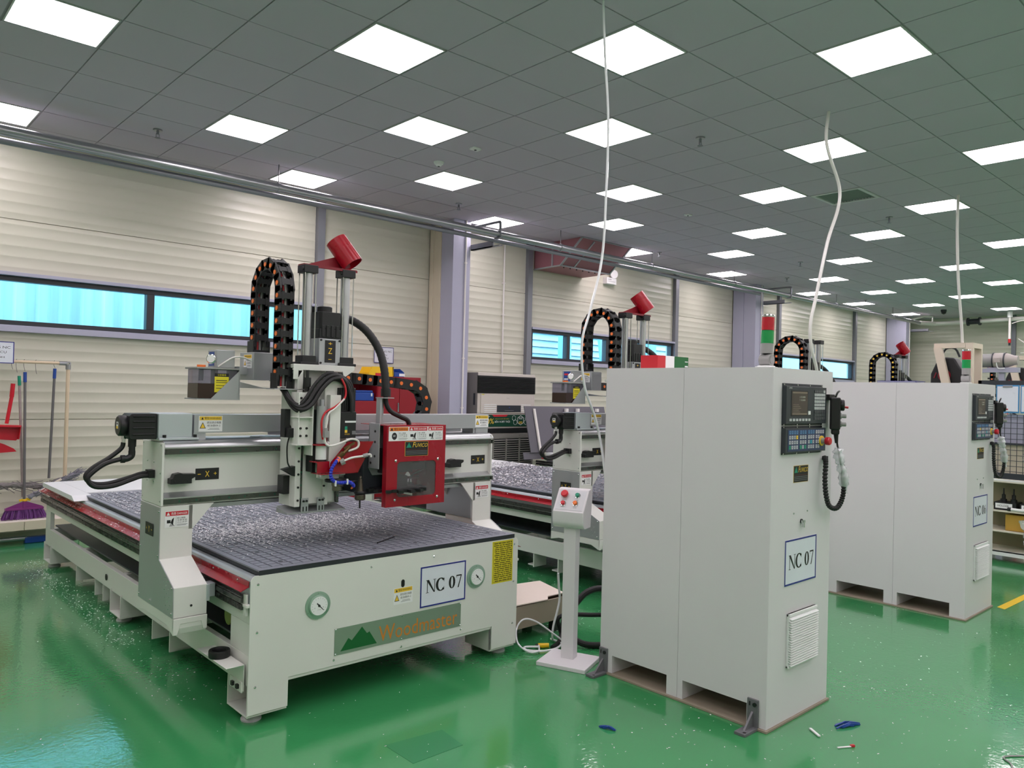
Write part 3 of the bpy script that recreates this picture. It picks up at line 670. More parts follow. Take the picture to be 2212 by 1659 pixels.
    pt(MB().box(1.487, 1.55, 4.064, 4.196, 1.312, 1.436), 'tray_leg', m_alup, T, G, smooth=0)
    pt(MB().box(3.4, 3.508, 4.064, 4.07, 1.312, 1.436).box(3.4, 3.508, 4.064, 4.2, 1.305, 1.315).box(3.38, 3.40, 4.07, 4.19, 1.312, 1.436), 'tray_leg', m_alup, T, G, smooth=0)
    for x, w in ((1.51, .125), (3.39, .118)):
        m = MB().plane((x, 4.0595, 1.352), *NY); lab_warning(m, w, .082); pt(m, 'warning_label', LW, T, G, smooth=0)
    # X motor
    mo = MB().prism([(1.17, 1.33), (1.18, 1.318), (1.3, 1.318), (1.3, 1.446), (1.18, 1.446), (1.17, 1.434)], 'y', 4.05, 4.178)
    for z in (1.34, 1.372, 1.404, 1.43): mo.box(1.185, 1.29, 4.043, 4.05, z, z + .007)
    M_ = pt(mo, 'x_axis_motor', m_black, T, G, smooth=0, bevel=.006)
    pt(MB().lathe([(.05, 0), (.052, .004), (.052, .03), (.046, .036)], (1.17, 4.114, 1.385), (-1, 0, 0), 20), 'encoder_cap', m_black, M_)
    pt(MB().plane((1.1335, 4.13, 1.37), *NX).slab(0, 0, .03, .034, 0, .0006, 0).rect(0, 0, .03, .013, 1, .001).rect(.007, .02, .023, .03, 2, .001), 'motor_label', [m_pw, m_py, m_pk], M_, smooth=0)
    pt(MB().cyl((1.165, 4.12, 1.345), (1.165, 4.12, 1.318), .012, n=10).cyl((1.165, 4.12, 1.318), (1.165, 4.12, 1.3), .009, n=10), 'connector', m_chrome, M_)
    pt(MB().cyl((1.2, 4.1, 1.33), (1.2, 4.1, 1.28), .019, n=12).cyl((1.2, 4.1, 1.285), (1.2, 4.1, 1.25), .015, n=12).tube([(1.2, 4.1, 1.26), (1.198, 4.1, 1.235), (1.18, 4.1, 1.222), (1.165, 4.1, 1.22)], .0165, 10, sub=4).cyl((1.168, 4.1, 1.22), (1.15, 4.1, 1.22), .02, n=12), 'cable_elbow', m_black, M_)
    pt(MB().tube([(1.165, 4.12, 1.3), (1.155, 4.12, 1.27), (1.10, 4.12, 1.225), (1.03, 4.12, 1.18), (1.0, 4.12, 1.14), (1.03, 4.12, 1.105), (1.1, 4.12, 1.1), (1.2, 4.12, 1.125), (1.25, 4.12, 1.14), (XL - .004, 4.12, 1.145)], .0115, 8, sub=5), 'motor_cable', m_rub, M_)
    pt(MB().tube([(1.15, 4.1, 1.22), (1.08, 4.1, 1.2), (1.02, 4.1, 1.155), (1.005, 4.1, 1.125), (1.04, 4.1, 1.09), (1.12, 4.1, 1.09), (1.2, 4.1, 1.115), (1.25, 4.1, 1.13), (XL - .004, 4.1, 1.13)], .0115, 8, sub=5).box(XL - .03, XL - .002, 4.08, 4.14, 1.12, 1.16), 'power_cable', m_rub, M_)
    pt(MB().box(1.302, 1.47, 4.035, 4.19, 1.325, 1.448).box(1.302, 1.5, 4.02, 4.2, 1.312, 1.326), 'gearbox_housing', m_zinc, T, G, smooth=0, bevel=.004)
    for xx in (1.33, 1.482): pt(MB().cyl((xx, 4.028, 1.326), (xx, 4.028, 1.34), .009, n=8), 'housing_bolt', m_black, T, G)
    pt(MB().cyl((1.95, 4.15, 1.313), (1.95, 4.15, 1.316), .11, n=32).cyl((1.87, 4.1, 1.316), (1.87, 4.1, 1.32), .008, n=8).cyl((2.03, 4.1, 1.316), (2.03, 4.1, 1.32), .008, n=8), 'beam_access_cover', m_zinc, T, G)

    # --- cable chains
    def link_mesh(pitch, wd, ht):
        """one chain link, local: length along z, width along x, height along y; dots on the -x side"""
        mb = MB(); h = ht / 2; l = pitch / 2
        for x0, x1 in ((0, .009), (wd - .009, wd)):
            mb.prism([(-h, -l - .016), (h, -l - .016), (h, l + .006), (h * .8, l + .016), (-h * .8, l + .016), (-h, l + .006)], 'x', x0, x1)
        for y in (-h, h - .006):
            mb.box(.009, wd - .009, y, y + .006, -.016, .016).box(.012, .024, y - .001, y + .007, -.024, .024).box(wd - .024, wd - .012, y - .001, y + .007, -.024, .024)
        mb.cyl((0, 0, 0), (-.003, 0, 0), .0125, n=14, mi=1)
        return mb
    def chain_path(segs, pitch):
        """segs: polyline pts in 2D -> list of (point, direction) each pitch"""
        out = []; acc = 0; nxt = pitch / 2
        for (ax, ay), (bx_, by) in zip(segs[:-1], segs[1:]):
            l = math.hypot(bx_ - ax, by - ay)
            while nxt <= acc + l:
                t = (nxt - acc) / l; out.append((ax + (bx_ - ax) * t, ay + (by - ay) * t, math.atan2(by - ay, bx_ - ax))); nxt += pitch
            acc += l
        return out
    def arc(cx, cy, r, a0, a1, n=16): return [(cx + r * math.cos(R(a0 + (a1 - a0) * i / n)), cy + r * math.sin(R(a0 + (a1 - a0) * i / n))) for i in range(n + 1)]
    # upright loop: lies in the Y-Z plane, dots face -X
    p = [(4.164, 1.70)] + arc(4.0135, 2.115, .1505, 0, 180) + [(3.863, 1.60)]
    cc = pt(MB().box(1.826, 1.918, 4.132, 4.2, 1.775, 1.8).box(1.822, 1.83, 4.128, 4.204, 1.775, 1.85).box(1.914, 1.922, 4.128, 4.204, 1.775, 1.85), 'cable_chain', m_black, T, 'head', smooth=0)
    for x in (1.822, 1.914): pt(MB().box(x, x + .008, 3.828, 3.9, 1.588, 1.67), 'end_bracket', m_black, cc, smooth=0)
    first = None
    for (y, z, a) in chain_path(p, .068):
        if y > 4.0 and z < 1.82 or z < 1.64: continue
        M = Matrix.Translation((1.83, y, z)) @ Matrix.Rotation(a - math.pi / 2, 4, 'X')
        if first is None: first = build(link_mesh(.068, .084, .062), 'chain_link', [m_black, m_orange], cc, M=M, smooth=0)
        else: share(first, 'chain_link', cc, M)
    cbl = [(4.164, 1.76)] + [(4.164, 2.1)] + arc(4.0135, 2.115, .1505, 0, 180, 8)[1:] + [(3.863, 1.9), (3.863, 1.6)]
    for k, (dx, r, m) in enumerate(((.022, .006, m_rub), (.036, .005, m_pr), (.047, .007, m_grey), (.06, .006, m_rub))):
        pt(MB().tube([(1.83 + dx, y + .004 * (k % 2), z) for y, z in cbl], r, 6), 'chain_cable', m, cc)
    # flat loop behind the beam: lies in the X-Z plane, dots face -Y
    p = [(2.1, 1.672), (2.6, 1.664), (2.95, 1.642), (3.06, 1.63)] + arc(3.05, 1.50, .13, 80, -90, 14) + [(2.5, 1.37)]
    cc = pt(MB().box(2.06, 2.1, 4.335, 4.425, 1.63, 1.71), 'cable_chain', m_black, T, 'head_x', smooth=0)
    first = None
    for (x, z, a) in chain_path(p, .082):
        M = Matrix.Translation((x, 4.335, z)) @ Matrix.Rotation(math.pi / 2 - a, 4, 'Y') @ Matrix.Rotation(R(90), 4, 'Z')
        if first is None: first = build(link_mesh(.082, .085, .066), 'chain_link', [m_black, m_orange], cc, M=M, smooth=0)
        else: share(first, 'chain_link', cc, M)
    for dy, m in ((.03, m_rub), (.045, m_pr), (.058, m_grey)): pt(MB().tube([(x, 4.335 + dy, z) for x, z in p], .007, 6), 'chain_cable', m, cc)
    pt(MB().box(2.0, 3.45, 4.29, 4.45, 1.325, 1.335).box(2.0, 3.45, 4.29, 4.294, 1.2, 1.335), 'chain_tray', m_alup, T, G, smooth=0)
    # --- head
    H = 'head'
    sd = pt(MB().box(1.93, 2.205, 3.86, 3.985, .955, 1.69).box(1.93, 1.962, 3.80, 3.86, .955, 1.69).box(2.10, 2.128, 3.80, 3.86, .955, 1.69), 'z_saddle', m_white, T, H, smooth=0, bevel=.003)
    pt(MB().box(1.965, 2.10, 3.815, 3.86, .965, 1.33).box(2.128, 2.2, 3.835, 3.86, .965, 1.3), 'saddle_plate', m_white, sd, smooth=0, bevel=.002)
    for x in (1.963, 2.186): 
        r = MB().box(x - .0, x + .014, 3.808, 3.83, .96, 1.68); z = 1.0
        while z < 1.66: r.lathe([(.005, 0), (.005, .0008)], (x + .007, 3.808, z), (0, -1, 0), 8, 1); z += .07
        pt(r, 'z_rail', [m_steel, MATS['rail_plug_green']], sd, smooth=0)
    m = MB()
    for x, z0 in ((1.938, .99), (2.092, .99)):
        for k in range(6): m.cyl((x + .01, 3.802, z0 + .07 * k), (x + .01, 3.795, z0 + .07 * k), .006, n=8)
    pt(m, 'saddle_bolts', m_black, sd)
    for x in (1.968, 2.063):
        m = MB().box(x, x + .042, 3.795, 3.801, .925, 1.0)
        pt(m, 'shoe_strap', m_alup, T, H, smooth=0)
        pt(MB().cyl((x + .012, 3.796, .985), (x + .012, 3.788, .985), .006, n=8).cyl((x + .03, 3.796, .985), (x + .03, 3.788, .985), .006, n=8).box(x + .009, x + .014, 3.792, 3.796, .93, .955).box(x + .028, x + .033, 3.792, 3.796, .93, .955), 'strap_bolts', m_black, T, H, smooth=0)
    pt(MB().prism([(3.80, .918), (3.915, .918), (3.93, .945), (3.80, .926)], 'x', 1.89, 2.24).prism([(1.89, .918), (2.24, .918), (2.19, .95), (1.9, .95)], 'y', 3.905, 3.935), 'dust_shoe', m_alup, T, H, smooth=0)
    # top plate with chamfered ends, motor block, motor, air cylinders
    tp = pt(MB().prism([(1.905, 1.70), (1.905, 1.722), (2.275, 1.722), (2.275, 1.70), (2.21, 1.655), (2.2, 1.69), (1.96, 1.69), (1.93, 1.64), (1.905, 1.64)], 'y', 3.80, 3.806).box(1.905, 2.275, 3.806, 3.99, 1.70, 1.7215), 'top_plate', m_white, T, H, smooth=0, bevel=.002)
    bl = pt(MB().box(2.075, 2.21, 3.845, 3.96, 1.722, 1.872), 'motor_block', m_alup, T, H, smooth=0, bevel=.004)
    m = MB()
    for x, z in ((2.085, 1.735), (2.2, 1.735), (2.085, 1.862), (2.2, 1.862)): m.cyl((x, 3.845, z), (x, 3.839, z), .006, n=8)
    pt(m, 'block_bolts', m_black, bl)
    m = MB().plane((2.11, 3.8445, 1.738), *NY); lab_axis(m, .066, .124, '+Z-', True); pt(m, 'axis_plate', LA, bl, smooth=0)
    mo = MB().box(2.075, 2.212, 3.845, 3.965, 1.873, 1.925).prism([(2.09, 3.845), (2.2, 3.845), (2.212, 3.86), (2.212, 3.95), (2.2, 3.965), (2.09, 3.965), (2.078, 3.95), (2.078, 3.86)], 'z', 1.925, 2.02)
    for x in (2.088, 2.115, 2.145, 2.175): mo.box(x, x + .018, 3.84, 3.846, 1.88, 1.945)
    M_ = pt(mo, 'z_axis_motor', m_black, T, H, smooth=0, bevel=.005)
    pt(MB().lathe([(.042, 0), (.042, .03), (.036, .034)], (2.135, 3.905, 2.02), n=20).box(2.06, 2.10, 3.95, 3.99, 2.02, 2.045).cyl((2.045, 3.965, 2.035), (2.07, 3.965, 2.035), .011, n=10), 'encoder_cap', m_black, M_)
    for x in (2.014, 2.248):
        c = pt(MB().cyl((x, 3.88, 1.77), (x, 3.88, 2.23), .026, n=20), 'air_cylinder', m_alu, T, H)
        m = MB()
        for dx in (-.033, .033):
            for dy in (-.033, .033): m.cyl((x + dx, 3.88 + dy, 1.77), (x + dx, 3.88 + dy, 2.23), .0035, n=6)
        pt(m, 'tie_rods', m_chrome, c)
        pt(MB().box(x - .042, x + .042, 3.838, 3.922, 2.225, 2.268).cyl((x - .05, 3.85, 2.245), (x - .042, 3.85, 2.245), .01, n=8), 'cylinder_cap', m_black, c, smooth=0, bevel=.003)
        pt(MB().box(x - .042, x + .042, 3.838, 3.922, 1.735, 1.772).box(x - .055, x + .055, 3.83, 3.93, 1.722, 1.737), 'cylinder_base', m_black, c, smooth=0, bevel=.003)
    # red collector bracket and open tube
    rb = MB().box(1.972, 2.30, 3.845, 3.915, 2.268, 2.273)
    rb.prism([(2.0, 2.272), (2.2, 2.345), (2.285, 2.345), (2.302, 2.27)], 'y', 3.91, 3.915).prism([(1.99, 2.27), (2.302, 2.27), (2.302, 2.258), (2.05, 2.258)], 'y', 3.842, 3.846)
    rb = pt(rb, 'collector_bracket', m_redd, T, H, smooth=0)
    d = Vector((.42, -.42, -.80)).normalized(); c0 = Vector((2.206, 3.925, 2.44)); c1 = c0 + d * .17
    pt(MB().pipe(c0, c1, .062, .058, 32), 'dust_tube', m_red, rb)
    # chain brackets, lubrication box and oil tank to the left of the head
    pt(MB().box(1.80, 1.93, 3.90, 4.25, 1.585, 1.589).prism([(3.9, 1.585), (4.25, 1.62), (4.25, 1.585)], 'x', 1.80, 1.803).box(1.80, 2.02, 3.80, 3.9, 1.583, 1.588), 'chain_bracket', m_alup, T, H, smooth=0)
    lb = pt(MB().box(1.78, 1.90, 4.02, 4.2, 1.63, 1.782), 'lubrication_box', m_alup, T, H, smooth=0, bevel=.003)
    m = MB().plane((1.7795, 4.145, 1.695), *NX); lab_warning(m, .105, .075); pt(m, 'warning_label', LW, lb, smooth=0)
    pt(MB().prism([(1.553, 1.525), (1.706, 1.525), (1.706, 1.678)], 'y', 4.02, 4.023).box(1.48, 1.71, 4.02, 4.19, 1.52, 1.526).box(1.702, 1.708, 4.02, 4.19, 1.525, 1.70).box(1.706, 1.78, 4.1, 4.19, 1.66, 1.70), 'tank_bracket', m_alup, T, H, smooth=0)
    tk = pt(MB().box(1.49, 1.695, 4.03, 4.18, 1.605, 1.68), 'oil_tank', m_tank, T, H, smooth=0, bevel=.003)
    pt(MB().box(1.49, 1.695, 4.03, 4.18, 1.527, 1.606), 'oil', m_oil, tk, smooth=0, bevel=.003)
    pt(MB().box(1.478, 1.705, 4.02, 4.19, 1.68, 1.69), 'tank_lid', m_grey, tk, smooth=0, bevel=.002)
    pt(MB().cyl((1.515, 4.06, 1.69), (1.515, 4.06, 1.702), .022, n=18), 'filler_cap', m_orange, tk)
    pt(MB().cyl((1.53, 4.1, 1.62), (1.53, 4.1, 1.68), .012, n=10).cyl((1.6, 4.1, 1.6), (1.6, 4.1, 1.68), .018, n=10), 'filter', m_grey, tk)
    pt(MB().plane((1.575, 4.0295, 1.56), *NY).slab(0, 0, .075, .082, 0, .0006, 0).slab(0, .082, .075, .1, 0, .0006, 1).txt('注意事項', .015, .086, .01, 0, .001, .045).rect(.008, .06, .066, .064, 1, .001).rect(.008, .05, .066, .053, 1, .001).rect(.008, .034, .06, .037, 1, .001).rect(.008, .02, .066, .023, 1, .001), 'oil_label', [m_ylab, m_pk], tk, smooth=0)
    pp = pt(MB().box(1.59, 1.69, 4.05, 4.17, 1.69, 1.785), 'oil_pump', m_alup, T, H, smooth=0, bevel=.004)
    pt(MB().plane((1.5895, 4.15, 1.70), *NX).slab(0, 0, .07, .075, 0, .0006, 0).rect(.006, .045, .05, .06, 1, .001).rect(.006, .01, .05, .02, 2, .001), 'pump_panel', [m_blue, m_pr, m_pw], pp, smooth=0)
    gg = pt(MB().lathe([(.025, 0), (.025, .02), (.021, .022)], (1.57, 4.06, 1.735), (-.6, -.8, 0), 20), 'oil_gauge', m_chrome, pp)
    pt(MB().cyl((1.57 - .6 * .0225, 4.06 - .8 * .0225, 1.735), (1.57 - .6 * .0228, 4.06 - .8 * .0228, 1.735), .02, n=18), 'dial', m_pw, gg)
    pt(MB().tube([(1.6, 4.05, 1.695), (1.63, 4.04, 1.72), (1.68, 4.04, 1.748), (1.73, 4.04, 1.75), (1.78, 4.05, 1.735)], .005, 8, sub=5), 'oil_line', m_hosew, pp)
    # gusset plate with bolts, slotted bar, spindle group
    gs = MB().box(1.90, 1.906, 3.72, 3.81, 1.29, 1.57).box(1.9, 1.987, 3.745, 3.75, 1.29, 1.57).box(1.895, 1.985, 3.72, 3.81, 1.435, 1.443).box(1.895, 1.985, 3.72, 3.81, 1.29, 1.297).box(1.98, 1.987, 3.72, 3.81, 1.235, 1.57)
    gs = pt(gs, 'gusset_plate', m_white, T, H, smooth=0, bevel=.0015)
    m = MB()
    for x in (1.925, 1.96):
        for z in (1.54, 1.5, 1.38, 1.34): m.cyl((x, 3.745, z), (x, 3.74, z), .0065, n=8)
    pt(m, 'gusset_bolts', m_black, gs)
    pt(MB().box(1.99, 2.01, 3.73, 3.80, 1.145, 1.48), 'slotted_bar', m_black, T, H, smooth=0, bevel=.002)
    sp = pt(MB().box(2.073, 2.138, 3.70, 3.81, 1.10, 1.56).box(2.06, 2.2, 3.74, 3.82, 1.12, 1.64), 'spindle_body', m_white, T, H, smooth=0, bevel=.003)
    pt(MB().box(2.138, 2.235, 3.70, 3.80, 1.325, 1.47).box(2.135, 2.24, 3.72, 3.84, 1.47, 1.60), 'drive_unit', m_black, sp, smooth=0, bevel=.003)
    pt(MB().plane((2.165, 3.6995, 1.325), *NY).rect(0, .085, .068, .095, 0, 0).rect(.0, .045, .015, .065, 1, 0).rect(0, .03, .015, .045, 2, 0).txt('HITACHI', .0, .018, .008, 2, 0, .03).rect(.045, .02, .068, .04, 3, 0), 'drive_label', [m_pw, m_tealp, m_py, m_pg], sp, smooth=0)
    m = MB()
    for k in range(7): m.box(2.142 + k * .013, 2.149 + k * .013, 3.716, 3.722, 1.48, 1.6)
    pt(m, 'cooling_ribs', m_rub, sp, smooth=0)
    nz = MB().lathe([(.03, 0), (.03, -.02), (.026, -.025), (.026, -.045), (.022, -.05)], (2.132, 3.71, 1.09), n=20)
    pt(nz, 'spindle_nose', mat('nose_steel', (120, 116, 104), .3, .8), sp)
    pt(MB().lathe([(.055, 0), (.058, .012), (.05, .02)], (2.122, 3.71, 1.09), n=20), 'nose_collar', m_black, sp)
    # blow-off cylinder, valve, red clamp and chute
    c = pt(MB().cyl((2.028, 3.71, 1.30), (2.028, 3.71, 1.50), .027, n=16).cyl((2.028, 3.71, 1.5), (2.028, 3.71, 1.535), .012, n=10), 'blow_cylinder', m_alup, T, H)
    pt(MB().cyl((2.03, 3.71, 1.215), (2.03, 3.71, 1.29), .029, n=18).cyl((2.05, 3.69, 1.29), (2.06, 3.685, 1.31), .009, n=8), 'filter_bowl', m_pw, c)
    pt(MB().cyl((2.03, 3.71, 1.2), (2.03, 3.71, 1.215), .031, n=18), 'bowl_ring', m_black, c)
    pt(MB().cyl((2.015, 3.70, 1.12), (2.015, 3.70, 1.145), .015, n=10), 'drain_nut', m_chrome, c)
    ch = MB().box(1.985, 2.06, 3.67, 3.75, 1.29, 1.297).box(1.985, 2.06, 3.67, 3.75, 1.2, 1.206).box(1.99, 2.06, 3.67, 3.676, 1.145, 1.2).box(2.048, 2.068, 3.72, 3.74, 1.29, 1.48)
    ch.add([(2.05, 3.655, 1.15), (2.225, 3.655, 1.138), (2.30, 3.62, 1.31), (2.16, 3.655, 1.31), (2.06, 3.655, 1.2)], [(0, 1, 2, 3, 4)]).add([(2.05, 3.66, 1.15), (2.225, 3.66, 1.138), (2.30, 3.625, 1.31), (2.16, 3.66, 1.31), (2.06, 3.66, 1.2)], [(4, 3, 2, 1, 0)])
    ch.box(2.0, 2.225, 3.655, 3.76, 1.138, 1.142)
    pt(ch, 'red_chute', m_red, T, H, smooth=0)
    # hoses around the spindle
    hp = [(1.82, 3.72, 1.58), (1.857, 3.72, 1.521), (1.907, 3.72, 1.493), (1.957, 3.72, 1.523), (2.013, 3.72, 1.604), (2.072, 3.72, 1.657), (2.133, 3.72, 1.662), (2.189, 3.72, 1.622), (2.212, 3.72, 1.553), (2.217, 3.72, 1.47)]
    hp[0] = (1.868, 3.84, 1.585); hp[1] = (1.885, 3.77, 1.52)
    for dx, dz, dy, r in ((0, 0, 0, .0125), (.012, -.014, -.014, .011), (-.016, .012, .012, .01), (.0, -.022, .008, .009)):
        pt(MB().tube([(x + dx * (.4 if i < 3 else 1 if i < 7 else -.9), y + dy, z + dz * (1 if 0 < i < 9 else .3)) for i, (x, y, z) in enumerate(hp)], r, 9, sub=5), 'hose_loop', m_rub, T, H)
    pt(MB().tube([(2.126, 3.68, 1.648), (2.15, 3.68, 1.601), (2.148, 3.68, 1.546), (2.092, 3.68, 1.498), (2.04, 3.68, 1.471), (2.015, 3.68, 1.43), (2.014, 3.68, 1.377), (2.023, 3.68, 1.323)], .0055, 8, sub=5), 'air_line', m_pr, T, H)
    pt(MB().tube([(2.14, 3.67, 1.54), (2.085, 3.665, 1.49), (2.045, 3.66, 1.465), (2.034, 3.66, 1.44)], .005, 8, sub=5).cyl((2.034, 3.66, 1.44), (2.03, 3.66, 1.405), .0075, n=8).tube([(2.03, 3.66, 1.405), (2.024, 3.66, 1.318), (2.05, 3.655, 1.29), (2.11, 3.65, 1.302), (2.171, 3.645, 1.324), (2.213, 3.64, 1.313), (2.211, 3.64, 1.279), (2.157, 3.645, 1.26)], .006, 8, sub=6), 'air_line', m_hosew, T, H)
    pt(MB().box(2.016, 2.04, 3.648, 3.672, 1.335, 1.37).cyl((2.028, 3.66, 1.37), (2.028, 3.66, 1.385), .01, n=8), 'air_fitting', m_grey, T, H)
    pt(MB().cyl((2.11, 3.64, 1.2), (2.128, 3.63, 1.21), .017, n=10), 'air_fitting', m_grey, T, H)
    pt(MB().cyl((2.235, 3.62, 1.232), (2.262, 3.618, 1.238), .011, n=8), 'air_fitting', m_grey, T, H)
    pt(MB().tube([(2.125, 3.63, 1.21), (2.17, 3.625, 1.225), (2.235, 3.62, 1.232), (2.275, 3.615, 1.24), (2.282, 3.615, 1.225)], .006, 8, sub=4), 'air_line', m_hosew, T, H)
    pt(MB().cyl((2.105, 3.66, 1.225), (2.13, 3.645, 1.252), .014, n=10).cyl((2.13, 3.645, 1.25), (2.165, 3.64, 1.285), .009, n=8).obox((2.16, 3.64, 1.288), .07, .008, .012, Matrix.Rotation(R(-25), 3, 'Y')), 'brass_valve', mat('brass', (110, 84, 54), .35, .7), T, H)
    pth = [(2.105, 3.645, 1.225), (2.075, 3.635, 1.2), (2.05, 3.63, 1.165), (2.05, 3.63, 1.125), (2.075, 3.63, 1.1), (2.115, 3.63, 1.093), (2.155, 3.632, 1.095), (2.185, 3.635, 1.08), (2.192, 3.64, 1.066)]
    pt(MB().tube(pth, .0105, 9, sub=12, rf=lambda i, n: 1.0 if i % 4 < 2 else .72), 'coolant_hose', m_bhose, T, H)
    pt(MB().cyl((2.105, 3.645, 1.225), (2.085, 3.638, 1.205), .011, n=8).cyl((2.192, 3.64, 1.068), (2.18, 3.645, 1.055), .008, .004, n=8), 'hose_tip', m_orange, T, H)
    pt(MB().obox((2.072, 3.622, 1.093), .006, .012, .03).obox((2.143, 3.622, 1.098), .006, .012, .03), 'cable_ties', m_pw, T, H)
    # small sensors on the left flank
    pt(MB().box(1.862, 1.895, 3.80, 3.85, 1.33, 1.48).box(1.87, 1.93, 3.77, 3.82, 1.33, 1.38), 'limit_sensor', m_black, T, H, smooth=0, bevel=.003)
    pt(MB().prism([(1.86, 1.16), (1.93, 1.12), (1.93, 1.175)], 'y', 3.80, 3.84), 'chip_wiper', m_black, T, H, smooth=0)
    pt(MB().box(1.893, 1.93, 3.86, 3.93, 1.02, 1.12), 'bump_stop', m_black, T, H, smooth=0, bevel=.003)
    pt(MB().tube([(1.9, 3.85, 1.47), (1.885, 3.84, 1.42), (1.905, 3.80, 1.38)], .006, 6, sub=5).tube([(1.89, 3.8, 1.33), (1.88, 3.8, 1.28), (1.885, 3.8, 1.2), (1.9, 3.8, 1.17)], .004, 6, sub=5), 'sensor_cable', m_rub, T, H)
    pt(MB().cyl((1.965, 3.76, 1.69), (1.965, 3.76, 1.65), .009, n=8).cyl((1.965, 3.76, 1.65), (1.965, 3.76, 1.60), .02, n=12).cyl((1.965, 3.76, 1.60), (1.965, 3.76, 1.575), .014, n=10), 'rod_coupling', m_black, T, H)
    pt(MB().cyl((2.11, 3.78, 1.69), (2.11, 3.78, 1.62), .022, n=12), 'ball_screw', m_steel, T, H)
    # dust hose over to the tool changer
    pt(MB().tube([(2.25, 3.93, 2.0), (2.31, 3.9, 1.99), (2.38, 3.85, 1.93), (2.43, 3.80, 1.83), (2.445, 3.76, 1.72), (2.445, 3.74, 1.62), (2.445, 3.735, 1.57)], .024, 12, sub=10, rf=lambda i, n: 1.0 if i % 2 else .94), 'corrugated_hose', m_rub, T, H)
    pt(MB().cyl((2.445, 3.735, 1.6), (2.445, 3.735, 1.555), .029, n=16), 'hose_nut', m_black, T, H)
    pt(MB().tube([(2.445, 3.735, 1.555), (2.45, 3.73, 1.51), (2.475, 3.72, 1.47), (2.53, 3.70, 1.44), (2.57, 3.69, 1.42), (2.585, 3.69, 1.38)], .014, 9, sub=5), 'cable_tail', m_rub, T, H)
    # --- tool changer
    A = 'head'
    pt(MB().box(2.40, 2.412, 3.72, 3.76, 1.4, 1.548).box(2.40, 2.48, 3.70, 3.77, 1.546, 1.551).box(2.43, 2.44, 3.745, 3.755, 1.4, 1.546), 'hose_post', m_alup, T, A, smooth=0)
    ap = MB().prism([(2.36, 1.15), (2.385, 1.105), (2.46, 1.105), (2.46, 1.36), (2.6, 1.36), (2.6, 1.405), (2.37, 1.405), (2.36, 1.395)], 'y', 3.76, 3.768).box(2.36, 2.366, 3.66, 3.768, 1.15, 1.405)
    apl = pt(ap, 'changer_plate', m_alup, T, A, smooth=0, bevel=.002)
    m = MB()
    for y, z in ((3.7, 1.36), (3.7, 1.3), (3.7, 1.22), (3.74, 1.18)): m.cyl((2.361, y, z), (2.357, y, z), .007, n=8)
    for x in (2.4, 2.5, 2.58): m.cyl((x, 3.761, 1.39), (x, 3.756, 1.39), .008, n=8)
    pt(m, 'changer_bolts', m_black, apl)
    pt(MB().box(2.3, 2.8, 3.80, 3.98, 1.12, 1.16).box(2.33, 2.5, 3.77, 3.98, 1.0, 1.3), 'changer_arm', m_dark, T, A, smooth=0, bevel=.003)
    for z in (1.155, 1.07): pt(MB().cyl((2.24, 3.82, z), (2.75, 3.82, z), .009, n=12), 'guide_rod', m_chrome, T, A)
    cv = MB().prism([(2.387, .94), (2.795, .94), (2.80, 1.396), (2.387, 1.396)], 'y', 3.62, 3.623) if False else MB()
    y0, y1 = 3.62, 3.623
    wx0, wx1, wz0, wz1, rr = 2.46, 2.73, .99, 1.19, .022
    inner = []
    for cx, cz, a0 in ((wx1 - rr, wz1 - rr, 0), (wx0 + rr, wz1 - rr, 90), (wx0 + rr, wz0 + rr, 180), (wx1 - rr, wz0 + rr, 270)):
        for k in range(5): inner.append((cx + rr * math.cos(R(a0 + 22.5 * k)), cz + rr * math.sin(R(a0 + 22.5 * k))))
    outer = [(2.797, 1.396), (2.387, 1.396), (2.387, .938), (2.797, .938)]
    vs = []; 
    for yy in (y0, y1): vs += [(x, yy, z) for x, z in outer] + [(x, yy, z) for x, z in inner]
    fs = []; n = 24
    for o_ in (0, n):
        for q in range(4):
            ring = list(range(4 + q * 5, 4 + q * 5 + 5))
            for k in range(4): fs.append((o_ + q, o_ + ring[k], o_ + ring[k + 1]))
            fs.append((o_ + q, o_ + ring[4], o_ + 4 + ((q + 1) % 4) * 5, o_ + (q + 1) % 4))
    for k in range(20): fs.append((4 + k, 4 + (k + 1) % 20, n + 4 + (k + 1) % 20, n + 4 + k))
    for q in range(4): fs.append((q, (q + 1) % 4, n + (q + 1) % 4, n + q))
    cv.add(vs, fs)
    cv.box(2.794, 2.797, 3.623, 3.9, .938, 1.396).box(2.387, 2.797, 3.623, 3.9, 1.393, 1.396).box(2.387, 2.39, 3.623, 3.66, .938, 1.396)
    back = [(2.387, 1.10), (2.55, 1.10), (2.55, 1.393), (2.794, 1.393), (2.794, .94), (2.77, .94), (2.77, 1.02)] + [(2.77 - .045 + .045 * math.cos(R(a)), 1.02 + .09 * math.sin(R(a))) for a in range(20, 180, 20)] + [(2.68, 1.02), (2.68, .94), (2.62, .94), (2.62, 1.07), (2.387, 1.07)]
    cv.prism([(2.50, 1.2), (2.50, 1.393), (2.794, 1.393), (2.794, .94), (2.765, .94), (2.765, 1.02), (2.745, 1.08), (2.725, 1.105), (2.705, 1.08), (2.685, 1.02), (2.685, .94), (2.64, .94), (2.64, 1.12), (2.56, 1.2)], 'y', 3.895, 3.9)
    cvr = pt(cv, 'changer_cover', m_red, T, A, smooth=0)
    pt(MB().box(wx0 - .02, wx1 + .02, 3.6235, 3.6265, wz0 - .02, wz1 + .02), 'cover_window', m_clear, cvr, smooth=0)
    m = MB()
    for x, z in ((2.447, 1.197), (2.742, 1.197), (2.742, .977), (2.447, .977)): m.lathe([(.008, 0), (.008, .003), (.003, .006)], (x, y0, z), (0, -1, 0), 10)
    pt(m, 'cover_screws', m_chrome, cvr)
